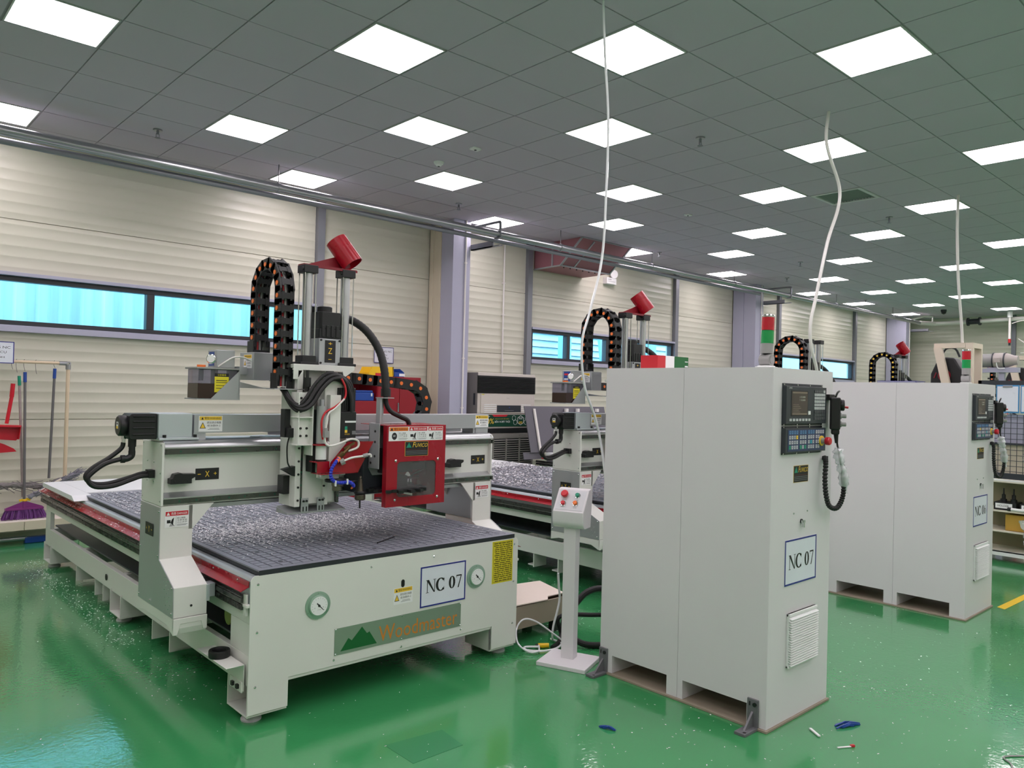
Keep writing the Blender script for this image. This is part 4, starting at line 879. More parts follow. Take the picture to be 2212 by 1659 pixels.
    m = MB().plane((2.397, y0, 1.308), *NY); lab_danger(m, .134, .08, head='警告 WARNING', orange=True); m.plane((2.531, y0, 1.308), *NY); lab_danger(m, .134, .08); m.plane((2.665, y0, 1.308), *NY); lab_danger(m, .11, .08, head='危險 DAN')
    pt(m, 'safety_labels', LD, cvr, smooth=0)
    m = MB().plane((2.508, y0, 1.22), *NY); lab_logo(m, .162, .083); pt(m, 'brand_plate', LG, cvr, smooth=0)
    ds = MB().lathe([(.15, 0), (.15, .016), (.03, .02), (.03, .07)], (2.52, 3.73, 1.02), n=36)
    for k in range(16): a = R(k * 22.5); ds.obox((2.52 + .155 * math.cos(a), 3.73 + .155 * math.sin(a), 1.028), .06, .03, .016, Matrix.Rotation(a, 3, 'Z'))
    dk = pt(ds, 'tool_carousel', m_black, T, A)
    pt(MB().box(2.42, 2.62, 3.70, 3.8, 1.12, 1.26).box(2.46, 2.58, 3.69, 3.78, 1.04, 1.1).cyl((2.55, 3.73, 1.03), (2.55, 3.73, 1.1), .04, n=14).tube([(2.62, 3.7, 1.2), (2.68, 3.68, 1.2), (2.69, 3.68, 1.14), (2.6, 3.68, 1.1), (2.585, 3.68, 1.05)], .004, 6, sub=5), 'carousel_motor', m_black, T, A, smooth=0)
    th = (2.29, 3.73)
    pt(MB().lathe([(.006, .085), (.008, .075), (.006, .07), (.010, .066), (.020, 0)][::-1], (th[0], th[1], 1.024), n=16), 'tool_holder', mat('tool_steel', (105, 98, 88), .3, .85), T, A)
    pt(MB().lathe([(.028, 0), (.034, .006), (.034, .012), (.03, .018)], (th[0], th[1], 1.008), n=18), 'holder_flange', m_black, T, A)
    pt(MB().lathe([(.026, -.03), (.03, -.024), (.03, -.003), (.028, 0)], (th[0], th[1], 1.006), n=18), 'collet_nut', mat('tool_steel', (105, 98, 88)), T, A)
    pt(MB().cyl((th[0], th[1], .978), (th[0], th[1], .93), .005, n=8), 'cutter', m_black, T, A)
    return T
router = make_router()
# ------------------------------------------------------------------ control cabinets
def make_cabinet():
    XC, YC = 3.417, 1.869; XD, YD = 4.046, 2.913
    T = thing('control_cabinet', 'tall grey control cabinet marked NC 07 standing nearest to the camera', 'cabinet', ((XC + XD) / 2, (YC + YD) / 2, 0))
    pf = [(YC, .013), (1.972, .013), (1.972, .112), (2.346, .112), (2.346, .013), (2.447, .013), (2.447, .112), (2.823, .112), (2.823, .013), (YD, .013), (YD, 1.752), (YC, 1.752)]
    build(MB().prism(pf, 'x', XC + .004, XD), 'body', m_cab, T, smooth=0)
    build(MB().prism(pf[:4] + [(2.346, .013), (2.3785, .013), (2.3785, 1.752), (YC, 1.752)], 'x', XC, XC + .0042), 'side_panel', m_cab, T, smooth=0)
    build(MB().prism([(2.3805, .013)] + pf[5:11] + [(2.3805, 1.752)], 'x', XC, XC + .0042), 'side_panel', m_cab, T, smooth=0)
    build(MB().box(XC - .012, XD + .012, YC - .01, YD + .012, 0, .012), 'base_board', m_wood, T, smooth=0, bevel=.002)
    for y0, d in ((1.906, -1), (2.853, 1)):
        m = MB().box(XC - .012, XC, y0, y0 + .058, .0, .145).box(XC - .125, XC, y0, y0 + .058, 0, .014)
        A = build(m, 'anchor_bracket', m_cast, T, smooth=0, bevel=.002)
        build(MB().prism([(XC - .012, .014), (XC - .012, .085), (XC - .085, .014)], 'y', y0 + .024, y0 + .034), 'rib', m_cast, A, smooth=0)
        build(MB().cyl((XC - .012, y0 + .016, .122), (XC - .019, y0 + .016, .122), .01, n=10), 'bolt', m_black, A)
        build(MB().box(XC - .0135, XC - .011, y0 + .04, y0 + .047, .112, .132), 'slot', m_pk, A, smooth=0)
        build(MB().cyl((XC - .105, y0 + .014, .0142), (XC - .105, y0 + .014, .0148), .008, n=10), 'hole', m_pk, A)
    # CNC display unit
    yp = YC - .024
    U = build(MB().box(3.503, 3.925, yp, YC, 1.478, 1.664).box(3.503, 3.925, YC - .004, YC, 1.47, 1.678), 'display_unit', m_dark, T, smooth=0, bevel=.003)
    build(MB().box(3.551, 3.722, yp - .0012, yp, 1.5175, 1.6435), 'screen_bezel', m_black, U, smooth=0)
    s = MB().plane((3.557, yp - .0014, 1.522), *NY).rect(0, 0, .16, .117, 0, 0); s.rect(.004, .107, .156, .115, 1, .0004)
    s.txt('0.000', .09, .085, .009, 2, .0004, .045).txt('0.000', .09, .07, .009, 2, .0004, .045).txt('X', .075, .085, .008, 2, .0004).txt('Y', .075, .07, .008, 2, .0004)
    for k in range(5): s.rect(.01, .05 - .009 * k, .07 + .012 * (k % 3), .0525 - .009 * k, 1, .0004)
    s.rect(.004, .002, .156, .009, 1, .0004)
    build(s, 'screen', [mat('lcd_screen', (70, 58, 54), .2), mat('lcd_bar', (128, 112, 98), .3), mat('lcd_text', (190, 190, 180), .3)], U, smooth=0)
    k = MB().plane((3.787, yp, 1.494), *NY)
    for r in range(9):
        for c in range(6):
            x, y = .004 + c * .0195, .142 - r * .0172
            k.slab(x, y, x + .016, y + .013, 0, .003, 1 if r in (0, 6, 7, 8) and not (r == 0 and c == 5) else 0)
            if r < 6: k.rect(x + .004, y + .006, x + .012, y + .008, 2, .0034)
    k.plane((3.533, yp, 1.492), *NY)
    for c in range(7): k.slab(.002 + c * .032, 0, .022 + c * .032, .012, 0, .003, 0)
    build(k, 'keypad', [mat('key_grey', (196, 198, 200), .5), mat('key_dark', (80, 82, 86), .5), m_pg], U, smooth=0, kind='stuff')
    build(MB().box(3.727, 3.75, yp - .002, yp, 1.524, 1.542).plane((3.53, yp - .0003, 1.652), *NY).txt('LNC', 0, 0, .007, 0, 0, .03), 'power_key', m_pw, U, smooth=0)
    m = MB()
    for x in (3.515, 3.65, 3.78, 3.91):
        for z in (1.671, 1.473): m.cyl((x, YC - .004, z), (x, YC - .007, z), .004, n=8)
    build(m, 'unit_screws', m_chrome, U, kind='stuff')
    # operator key panel
    U = build(MB().box(3.503, 3.925, yp, YC, 1.336, 1.456).box(3.503, 3.925, YC - .004, YC, 1.326, 1.466), 'operator_panel', m_dark, T, smooth=0, bevel=.003)
    build(MB().box(3.525, 3.905, yp - .001, yp, 1.343, 1.449), 'membrane', mat('membrane_blue', (44, 58, 96), .4), U, smooth=0)
    k = MB().plane((3.532, yp - .001, 1.347), *NY)
    cols = [.003, .027, .051, .075, .112, .136, .16, .197, .221, .245, .278, .302, .326, .35]
    for r in range(4):
        for c, x in enumerate(cols):
            if c > 11 and r > 0: continue
            mi = 1 if (r == 0 and c < 10) else 2 if (r == 3 and c in (0, 4, 6)) else 3 if (r == 2 and c == 8) else 4 if (r == 1 and c == 3) else 0
            y = .08 - r * .0245; k.slab(x, y, x + .017, y + .018, 0, .0015, mi)
            k.rect(x + .004, y + .009, x + .012, y + .011, 5, .0018)
    build(k, 'keypad', [mat('key_pale', (176, 178, 186), .5), mat('key_blue', (84, 124, 166), .5), mat('key_green', (40, 150, 120), .5), mat('key_cyan', (60, 170, 190), .5), m_py, m_dark], U, smooth=0, kind='stuff')
    e = (3.872, yp - .001, 1.389)
    E_ = build(MB().pipe(e, (e[0], e[1] - .006, e[2]), .026, .016, 24), 'emergency_stop', m_py, U)
    build(MB().cyl(e, (e[0], e[1] - .03, e[2]), .015, n=16), 'button_neck', m_grey, U)
    build(MB().lathe([(.019, .026), (.021, .03), (.021, .044), (.017, .05)], e, (0, -1, 0), 22), 'button_head', m_estop, U)
    m = MB()
    for x in (3.515, 3.65, 3.78, 3.91):
        for z in (1.461, 1.331): m.cyl((x, YC - .004, z), (x, YC - .007, z), .004, n=8)
    build(m, 'panel_screws', m_chrome, U, kind='stuff')
    m = MB().plane((3.635, YC, 1.182), *NY); lab_logo(m, .153, .085); build(m, 'brand_plate', LG, T, smooth=0)
    m = MB()
    for x, z in ((3.646, 1.029), (3.787, 1.031)): m.lathe([(.005, 0), (.004, .003)], (x, YC, z), (0, -1, 0), 8)
    build(m, 'rivets', m_chrome, T, kind='stuff')
    lk = build(MB().cyl((3.724, YC, .985), (3.724, YC - .006, .985), .011, n=14), 'lock', m_black, T)
    build(MB().box(3.719, 3.727, YC - .02, YC - .006, .955, .99).box(3.714, 3.742, YC - .014, YC - .006, .978, .99), 'key', m_chrome, lk, smooth=0)
    V = build(MB().box(3.595, 3.888, YC - .012, YC, .27, .537).box(3.595, 3.888, YC - .018, YC, .524, .537).box(3.595, 3.888, YC - .018, YC, .27, .282), 'vent_grille', m_pw, T, smooth=0, bevel=.002)
    for i in range(20):
        z = .286 + i * .0119
        build(MB().prism([(YC - .01, z), (YC - .028, z - .0045), (YC - .028, z - .0015), (YC - .01, z + .0065)], 'x', 3.598, 3.885), 'louvre', m_pw, V, smooth=0)
    return T
cab1 = make_cabinet()
cab2 = copy_tree(cab1, keep=lambda ch: not ch.name.startswith('anchor_bracket')); cab2.location = Vector(cab1.location) + Vector((2.891, .025, 0))
cab2['label'] = 'tall grey control cabinet marked NC 06 farther back on the right'
def number_sign(t, x, y, z, w, h, label):
    m = MB().plane((x, y, z), *NY).slab(0, 0, w, h, 0, .002)
    S = thing('number_sign', label, 'sign', (x + w / 2, y, z)); build(m, 'sheet', m_paper, S, smooth=0)
    m = MB().plane((x, y - .002, z), *NY); q = .008
    m.slab(0, 0, w, q, 0, .001).slab(0, h - q, w, h, 0, .001).slab(0, q, q, h - q, 0, .001).slab(w - q, q, w, h - q, 0, .001)
    build(m, 'border', m_pb, S, smooth=0)
    build(MB().plane((x, y - .0022, z), *NY).serif(t, w * .12, h * .34, h * .32, 0, .0003, w * .8), 'lettering', m_pk, S, smooth=0)
    return S
number_sign('NC 07', 2.517, 3.4515, .395, .32, .225, 'white sheet reading NC 07 in blue border on the router front panel')
number_sign('NC 07', 3.562, 1.8685, .676, .327, .225, 'white sheet reading NC 07 in blue border on the near cabinet')
number_sign('NC 06', 3.562 + 2.891, 1.8935, .676, .327, .225, 'white sheet reading NC 06 in blue border on the far cabinet')
# hand-held pendants hanging at the cabinet edge
def make_pendant():
    c = Vector((3.985, 1.825, 1.53)); Rz = Matrix.Rotation(R(28), 3, 'Z')
    T = thing('pendant_controller', 'black hand pendant with coiled cable hanging on the near NC 07 cabinet', 'controller', (c.x, c.y, 1.02))
    w = lambda x, y, z: c + Rz @ Vector((x, y, z))
    build(MB().obox(c, .074, .05, .17, Rz).obox(w(0, -.002, -.095), .058, .04, .03, Rz), 'housing', m_black, T, smooth=0, bevel=.008)
    n = Rz @ Vector((0, -1, 0))
    build(MB().lathe([(.028, 0), (.03, .004), (.03, .016), (.026, .02)], w(0, -.025, .045), n, 24), 'dial_wheel', m_black, T)
    build(MB().cyl(w(.018, -.045, .035), w(.018, -.065, .033), .006, n=10), 'crank_knob', m_estop, T)
    for z in (-.012, -.055): build(MB().lathe([(.016, 0), (.016, .006), (.011, .008), (.011, .028), (.009, .03)], w(0, -.025, z), n, 18), 'selector_knob', m_grey, T)
    build(MB().box(c.x - .03, c.x + .03, 1.842, 1.868, 1.6, 1.63).tube([w(0, 0, .085), w(.0, -.01, .11), w(.03, -.02, .118)], .005, 6, sub=3), 'hook', m_black, T)
    pth = [(c.x + .005, c.y - .005, 1.42), (c.x + .01, c.y - .012, 1.36), (c.x + .02, c.y - .02, 1.3), (c.x + .045, c.y - .025, 1.22), (c.x + .065, c.y - .025, 1.14), (c.x + .055, c.y - .02, 1.075), (c.x + .005, c.y - .015, 1.035), (c.x - .055, c.y - .005, 1.05), (c.x - .085, c.y, 1.11), (c.x - .09, c.y + .005, 1.19), (c.x - .07, c.y + .012, 1.27), (c.x - .04, c.y + .03, 1.295), (c.x - .03, c.y + .04, 1.29)]
    build(MB().tube(pth[3:], .0135, 9, sub=14, rf=lambda i, n: 1.0 if i % 3 else .7), 'coiled_cable', m_rub, T)
    build(MB().tube(pth[:4], .005, 8, sub=5).cyl(pth[0], (c.x + .006, c.y - .008, 1.375), .012, .008, n=10).box(c.x - .045, c.x - .015, c.y + .025, c.y + .044, 1.285, 1.305), 'straight_cable', m_rub, T)
    random.seed(5); m = MB(); P_ = [(c.x + .008, c.y - .01, 1.35), (c.x + .015, c.y - .016, 1.325), (c.x + .022, c.y - .02, 1.29), (c.x + .035, c.y - .022, 1.25), (c.x + .05, c.y - .025, 1.21), (c.x + .066, c.y - .025, 1.16), (c.x + .075, c.y - .025, 1.11), (c.x + .075, c.y - .02, 1.08)]
    m.tube(P_[:7], .024, 14, sub=3, rf=lambda i, n: [.5, .9, 1.1, .75, 1.0, 1.2, .9, 1.1][i % 8] * (1 if 1 < i < n - 2 else .6))
    m.v = [tuple(q + random.uniform(-.0045, .0045) for q in v) for v in m.v]
    build(m, 'plastic_wrap', glassy('plastic_wrap_film', (246, 248, 250), .5, .12), T, smooth=75)
    return T
pen1 = make_pendant()
pen2 = copy_tree(pen1); pen2.location = Vector(pen1.location) + Vector((2.891, .025, 0)); pen2['label'] = 'black hand pendant with coiled cable hanging on the far NC 06 cabinet'
# signal beacons
def make_beacon(x, y, z, label, lean=.05):
    T = thing('signal_beacon', label, 'beacon', (x, y, z))
    build(MB().box(x - .05, x + .05, y - .035, y + .035, z, z + .008).box(x - .035, x + .035, y - .03, y + .03, z + .008, z + .013), 'base', m_pw, T, smooth=0, bevel=.002)
    build(MB().cyl((x - .0, y - .028, z + .042), (x, y + .028, z + .042), .03, n=24).cyl((x, y - .031, z + .042), (x, y - .028, z + .042), .02, n=18).cyl((x, y, z + .012), (x, y, z + .03), .016, n=14), 'swivel_joint', m_grey, T)
    d = Vector((lean, 0, 1)).normalized(); p = Vector((x, y, z + .062)); q = lambda h: p + d * h
    build(MB().cyl(p, q(.012), .018, n=16), 'neck', m_black, T)
    build(MB().cyl(q(.012), q(.062), .0305, n=24), 'housing', m_grey, T)
    build(MB().cyl(q(.062), q(.127), .031, n=24), 'green_lens', m_lensg, T)
    build(MB().cyl(q(.129), q(.194), .031, n=24), 'red_lens', m_lensr, T)
    build(MB().lathe([(.0315, 0), (.0315, .008), (.028, .013)], q(.194), d, 24), 'cap', m_chrome, T)
    return T
make_beacon(3.548, 1.98, 1.752, 'slightly tilted red and green signal beacon on the near NC 07 cabinet')
make_beacon(6.66, 2.02, 1.752, 'upright red and green signal beacon on the far NC 06 cabinet', .0)
# things lying on the cabinets
cx = thing('cardboard_box', 'small red, white and green box lying on the NC 07 cabinet', 'box', (3.71, 2.72, 1.752))
for nm, a, b, m in (('red_band', 3.56, 3.635, m_pr), ('white_band', 3.635, 3.72, m_pw), ('green_band', 3.72, 3.86, m_pgr)): build(MB().box(a, b, 2.66, 2.78, 1.752, 1.832), nm, m, cx, smooth=0)
build(MB().plane((3.825, 2.6595, 1.757), *NY).rect(0, 0, .03, .008, 0).rect(0, .016, .03, .024, 0).rect(0, .045, .03, .05, 0), 'print', m_pw, cx, smooth=0)
build(MB().box(6.42, 6.62, 2.3, 2.6, 1.752, 1.758).box(6.425, 6.615, 2.31, 2.595, 1.758, 1.764, 1).box(6.42, 6.62, 2.3, 2.6, 1.764, 1.768), 'document_folder', [m_pb, m_pw], label='flat blue folder with papers on top of the NC 06 cabinet', cat='folder', smooth=0)
# ------------------------------------------------------------------ push-button stand
def make_stand():
    c = Vector((3.373, 3.119, 0)); Rz = Matrix.Rotation(R(-68.5), 3, 'Z'); w = lambda x, y, z: c + Rz @ Vector((x, y, z))
    T = thing('button_stand', 'grey pedestal button stand between router and NC 07 cabinet', 'stand', c)
    build(MB().obox(w(0, 0, .012), .305, .267, .024, Rz), 'base', m_cab, T, smooth=0, bevel=.003)
    build(MB().obox(w(-.01, .03, .42), .078, .07, .80, Rz), 'post', m_cab, T, smooth=0, bevel=.003)
    # wedge shaped head, rounded at the lower front
    prof = [(.055, .80), (-.03, .80)] + [(-.03 + .045 * math.sin(R(a)) * -1, .845 - .045 * math.cos(R(a))) for a in range(15, 100, 17)] + [(-.075, .90), (.02, 1.025), (.05, 1.03), (.07, 1.015), (.072, .97)]
    hb = MB(); n = len(prof); xs = (-.098, .098)
    vs = [w(x - .01, y + .03, z) for x in xs for (y, z) in prof]
    hb.add(vs, [tuple(range(n)), tuple(range(2 * n - 1, n - 1, -1))] + [(i, i + n, (i + 1) % n + n, (i + 1) % n) for i in range(n)])
    build(hb, 'console', m_cab, T, smooth=35, bevel=.004)
    sl = Vector((0, .095, .125)).normalized(); up = Rz @ sl; rt = Rz @ Vector((1, 0, 0)); nn = rt.cross(up); o = w(-.01, -.045, .90)
    pc = MB().plane(o + nn * .0005, rt, up).slab(-.085, .012, .085, .148, 0, .0012); 
    pl = build(pc, 'button_plate', mat('button_plate_white', (206, 206, 210), .4), T, smooth=0)
    build(MB().plane(o + nn * .0022, rt, up).txt('EMERGENCY', -.058, .076, .004, 0, 0, .034).txt('START', .028, .078, .004, 0, 0, .02).txt('STOP', -.055, .028, .004, 0, 0, .02).txt('ORIGIN', .025, .028, .004, 0, 0, .022), 'button_text', m_pk, pl, smooth=0)
    P2 = lambda x, y, d=0: o + rt * x + up * y + nn * d
    build(MB().lathe([(.012, 0), (.012, .014), (.022, .016), (.023, .026), (.018, .032)], P2(-.042, .11, .001), nn, 22), 'emergency_stop', m_estop, T)
    for nm, x, y, m in (('green_button', .036, .112, m_green), ('red_button', -.042, .052, m_estop), ('orange_button', .034, .058, m_orange)):
        q = build(MB().lathe([(.017, 0), (.017, .005), (.013, .006)], P2(x, y, .001), nn, 20), 'button_ring', m_chrome, T)
        build(MB().lathe([(.0125, .005), (.0125, .018), (.01, .02)], P2(x, y, .001), nn, 18), nm, m, q)
    return T
make_stand()
# ------------------------------------------------------------------ low tray, hoses on the floor
tr = thing('cable_tray_box', 'low beige box with pale lid beside the router front right corner', 'box', (3.6, 3.75, 0))
build(MB().box(3.30, 3.83, 3.56, 3.572, .09, .232).box(3.82, 3.832, 3.56, 3.93, .09, .232).box(3.30, 3.83, 3.92, 3.932, .09, .232).box(3.3, 3.83, 3.57, 3.93, .085, .095), 'side', m_wood, tr, smooth=0)
build(MB().prism([(3.295, 3.565), (3.62, 3.545), (3.675, 3.6), (3.83, 3.6), (3.925, 3.93), (3.62, 3.98), (3.295, 3.94)], 'z', .24, .246), 'lid', m_skin, tr, smooth=0)
for x, y in ((3.36, 3.6), (3.76, 3.62), (3.36, 3.88), (3.76, 3.88)): build(MB().box(x - .025, x + .025, y - .025, y + .025, 0, .088), 'foot', m_black, tr, smooth=0)
def tubeobj(name, pts, r, m, label, cat, n=8, sub=6, **k): return build(MB().tube(pts, r, n, sub=sub), name, m, label=label, cat=cat, **k)
tubeobj('clear_hose', [(3.42, 3.42, .02), (3.34, 3.34, .02), (3.28, 3.36, .02), (3.27, 3.45, .05), (3.3, 3.5, .12), (3.36, 3.5, .17), (3.44, 3.47, .15), (3.52, 3.4, .08), (3.58, 3.34, .02)], .0055, m_pvc, 'clear plastic hose looping on the floor between router and button stand', 'hose')
tubeobj('clear_hose', [(3.40, 3.40, .016), (3.33, 3.45, .016), (3.30, 3.40, .016), (3.36, 3.33, .016), (3.46, 3.31, .016), (3.56, 3.36, .016), (3.57, 3.46, .016)], .007, m_pvc, 'second clear hose lying flat behind the button stand base', 'hose')
tubeobj('clear_hose', [(3.56, 3.40, .45), (3.58, 3.41, .36), (3.6, 3.42, .28), (3.58, 3.42, .2), (3.55, 3.42, .12), (3.54, 3.42, .05), (3.57, 3.44, .012)], .007, m_pvc, 'clear hose bundle hanging down behind the button stand post', 'hose')
tubeobj('black_cable', [(3.88, 3.12, .3), (3.78, 3.2, .36), (3.68, 3.26, .34), (3.60, 3.3, .25), (3.58, 3.36, .14), (3.6, 3.3, .06), (3.66, 3.22, .022), (3.8, 3.12, .022)], .02, m_rub, 'thick black cable coiled behind the NC 07 cabinet corner', 'cable', 10)
tubeobj('black_cable', [(3.46, 3.34, .016), (3.56, 3.38, .018), (3.62, 3.42, .06), (3.61, 3.44, .14), (3.66, 3.4, .17), (3.78, 3.3, .17), (3.9, 3.22, .17)], .014, m_rub, 'thinner black cable rising from the floor behind the button stand', 'cable', 8)
yc = thing('hose_connector', 'yellow hose connector lying on the floor beside the button stand', 'connector', (3.44, 3.40, 0))
build(MB().cyl((3.415, 3.42, .016), (3.47, 3.38, .016), .014, n=12).cyl((3.43, 3.409, .016), (3.445, 3.398, .016), .016, n=6), 'sleeve', m_yel, yc); build(MB().cyl((3.40, 3.431, .014), (3.415, 3.42, .016), .011, n=10), 'plug', m_black, yc)
# air hoses from the ceiling
ah = tubeobj('air_hose', [(3.53, 3.11, 4.012), (3.56, 3.11, 3.683), (3.604, 3.11, 3.295), (3.6, 3.11, 2.806), (3.575, 3.11, 2.43), (3.48, 3.11, 2.108), (3.413, 3.11, 1.907), (3.442, 3.11, 1.658), (3.546, 3.11, 1.463), (3.6, 3.11, 1.32), (3.62, 3.08, 1.1), (3.63, 3.05, .8), (3.64, 3.04, .4), (3.66, 3.05, .012)], 0.0075, m_pvc, 'clear air hose hanging from the ceiling behind the NC 07 cabinet left edge', 'hose', 8)
tubeobj('air_hose', [(6.234, 2.912 + .05, 4.012), (6.193, 2.96, 3.801), (6.25, 2.96, 3.66), (6.452, 2.96, 3.43), (6.435, 2.96, 3.23), (6.259, 2.96, 2.927), (6.073, 2.96, 2.445), (5.987, 2.96, 2.211), (6.011, 2.96, 2.026), (6.108, 2.96, 1.853), (6.2, 2.98, 1.6), (6.25, 2.98, 1.2), (6.27, 2.98, .6), (6.3, 3.0, .016)], .014, m_hosew, 'white air hose snaking from the ceiling down behind the NC 07 cabinet right edge', 'hose', 8)
tubeobj('air_hose', [(9.755, 3.076, 4.012), (9.747, 3.076, 3.587), (9.808, 3.076, 3.058), (9.948, 3.076, 2.531), (9.993, 3.076, 2.305)], .016, m_hosew, 'white air hose hanging straight down to the cream steel frame', 'hose', 8)
# ------------------------------------------------------------------ overhead pipes, sprinklers, detectors
pz = 3.757
tubeobj('overhead_pipe', [(XA + .02, 7.9, pz), (22.2, 7.9, pz)], .048, m_galv, 'long galvanised pipe running below the ceiling along the window wall', 'pipe', 16, 0)
tubeobj('overhead_pipe', [(XA + .02, 7.99, pz - .07), (14.0, 7.99, pz - .07)], .03, m_lavd, 'thinner grey pipe running just behind the long galvanised pipe', 'pipe', 12, 0)
def hanger(x, label):
    T = thing('pipe_hanger', label, 'hanger', (x, 7.9, pz))
    build(MB().cyl((x, 7.9, pz + .05), (x, 7.9, ZC + .01), .005, n=6), 'rod', m_dark, T); build(MB().pipe((x - .015, 7.9, pz), (x + .015, 7.9, pz), .055, .047, 18), 'clamp', m_galv, T)
for x, w in ((3.72, 'left of the first column'), (8.15, 'left of the pink duct'), (10.35, 'right of the pink duct'), (12.9, 'before the second column'), (17.2, 'past the second column'), (20.4, 'near the far corner')): hanger(x, 'thin rod with clamp holding the long pipe %s' % w)
for x, w in ((6.92, 'first'), (15.02, 'second')):
    T = thing('sprinkler_branch', 'short grey elbow pipe rising over the long pipe at the %s column' % w, 'pipe', (x, 7.9, pz))
    build(MB().tube([(x, 7.86, pz + .02), (x, 7.86, pz + .14), (x, 7.9, pz + .17), (x, 8.2, pz + .17), (x, 8.45, pz + .17)], .02, 10, sub=3), 'elbow', m_lavd, T)
    build(MB().box(x - .03, x + .03, 7.835, 7.95, pz - .06, pz - .05).pipe((x - .012, 7.9, pz), (x + .012, 7.9, pz), .058, .047, 18), 'clamp', m_lavd, T)
tubeobj('overhead_pipe', [(22.2, 7.9, pz), (22.9, 7.75, pz + .02), (23.1, 7.3, pz + .05), (23.1, 5.0, pz + .1), (23.1, -2, pz + .1)], .055, m_pipew, 'white pipe crossing in front of the far end wall', 'pipe', 14, 0)
vv = thing('pipe_valve', 'dark double flange valve on the pipe at the far corner', 'valve', (23.1, 6.85, pz))
build(MB().cyl((23.1, 7.0, pz + .055), (23.1, 6.96, pz + .055), .11, n=20), 'flange', m_frame, vv); build(MB().cyl((23.1, 6.72, pz + .06), (23.1, 6.68, pz + .06), .11, n=20), 'flange', m_frame, vv); build(MB().cyl((23.1, 6.96, pz + .055), (23.1, 6.72, pz + .06), .075, n=16), 'valve_body', m_frame, vv)
tubeobj('corner_pipe', [(21.6, 7.9, pz + .03), (22.1, 7.75, pz + .16), (22.35, 7.62, pz + .16), (22.35, 7.62, pz + .03)], .022, m_pipew, 'small white elbow pipe above the far end of the long pipe', 'pipe', 8, 0)
def drop(x, y, label):
    T = thing('pipe_drop', label, 'fixture', (x, y, 3.0))
    build(MB().cyl((x, y, 3.86), (x, y, 4.012), .06, n=14), 'ceiling_box', m_pw, T); build(MB().cyl((x, y, 3.3), (x, y, 3.86), .03, n=10), 'stem', m_pipew, T); build(MB().cyl((x, y, 3.2), (x, y, 3.3), .035, n=10), 'red_grip', m_pr, T); build(MB().cyl((x, y, 3.13), (x, y, 3.2), .025, n=10), 'tip', m_dark, T)
    build(MB().tube([(x, y - .05, 3.7), (x, y - .25, 3.76), (x, y - .5, 3.76)], .012, 6, sub=4).tube([(x, y - .2, 3.3), (x, y - .42, 3.1), (x, y - .4, 2.95), (x, y - .25, 2.93)], .012, 6, sub=4), 'hose', m_pipew, T)
drop(22.9, 5.95, 'white drop fixture with red tip hanging before the far end wall')
def sprinkler(x, y, label):
    T = thing('sprinkler', label, 'sprinkler', (x, y, ZC - .08), 'ceiling sprinklers')
    build(MB().cyl((x, y, ZC - .012), (x, y, ZC + .01), .042, n=16), 'escutcheon', m_galv, T)
    build(MB().cyl((x, y, ZC - .045), (x, y, ZC - .012), .012, n=8).box(x - .016, x - .012, y - .004, y + .004, ZC - .075, ZC - .04).box(x + .012, x + .016, y - .004, y + .004, ZC - .075, ZC - .04).cyl((x, y, ZC - .08), (x, y, ZC - .076), .026, n=12), 'sprinkler_head', m_lavd, T)
for x, y, w in ((2.393, 7.686, 'at the upper left near the wall pipe'), (6.128, 7.783, 'left of the first column top'), (6.059, 4.099, 'right of the long clear hose'), (10.49, 7.858, 'right of the pink duct'), (10.363, 4.082, 'below the dark ceiling vent'), (12.791, 6.532, 'among the lights in the middle distance'), (14.298, 7.575, 'near the second column'), (18.558, 7.816, 'near the far end of the long pipe')): sprinkler(x, y, 'small ceiling sprinkler head ' + w)
T = thing('smoke_detector', 'round white smoke detector on the ceiling', 'detector', (4.856, 6.526, ZC - .05))
build(MB().lathe([(.055, 0), (.055, -.012), (.045, -.03), (.03, -.032), (.03, -.045), (.02, -.05)], (4.856, 6.526, ZC + .005), n=24), 'housing', m_pw, T); build(MB().cyl((4.856, 6.526, ZC - .046), (4.856, 6.526, ZC - .05), .012, n=12), 'sensor', m_dark, T)
for x, y, w in ((4.824, 5.884, 'left, near the smoke detector'), (8.53, 5.937, 'right, between the lights')):
    T = thing('ceiling_sensor', 'small flat white sensor plate on the ceiling ' + w, 'sensor', (x, y, ZC - .02)); build(MB().box(x - .05, x + .05, y - .035, y + .035, ZC - .018, ZC + .002), 'plate', m_pw, T, smooth=0, bevel=.004); build(MB().cyl((x, y, ZC - .024), (x, y, ZC - .018), .012, n=12), 'eye', m_dark, T)
T = thing('security_camera', 'small black dome camera on the far ceiling', 'camera', (21.6, 7.1, ZC - .12)); build(MB().cyl((21.6, 7.1, ZC - .05), (21.6, 7.1, ZC + .01), .07, n=16), 'mount', m_dark, T); build(MB().lathe([(.01, -.12), (.05, -.1), (.065, -.05)], (21.6, 7.1, ZC), n=16), 'dome', m_black, T)
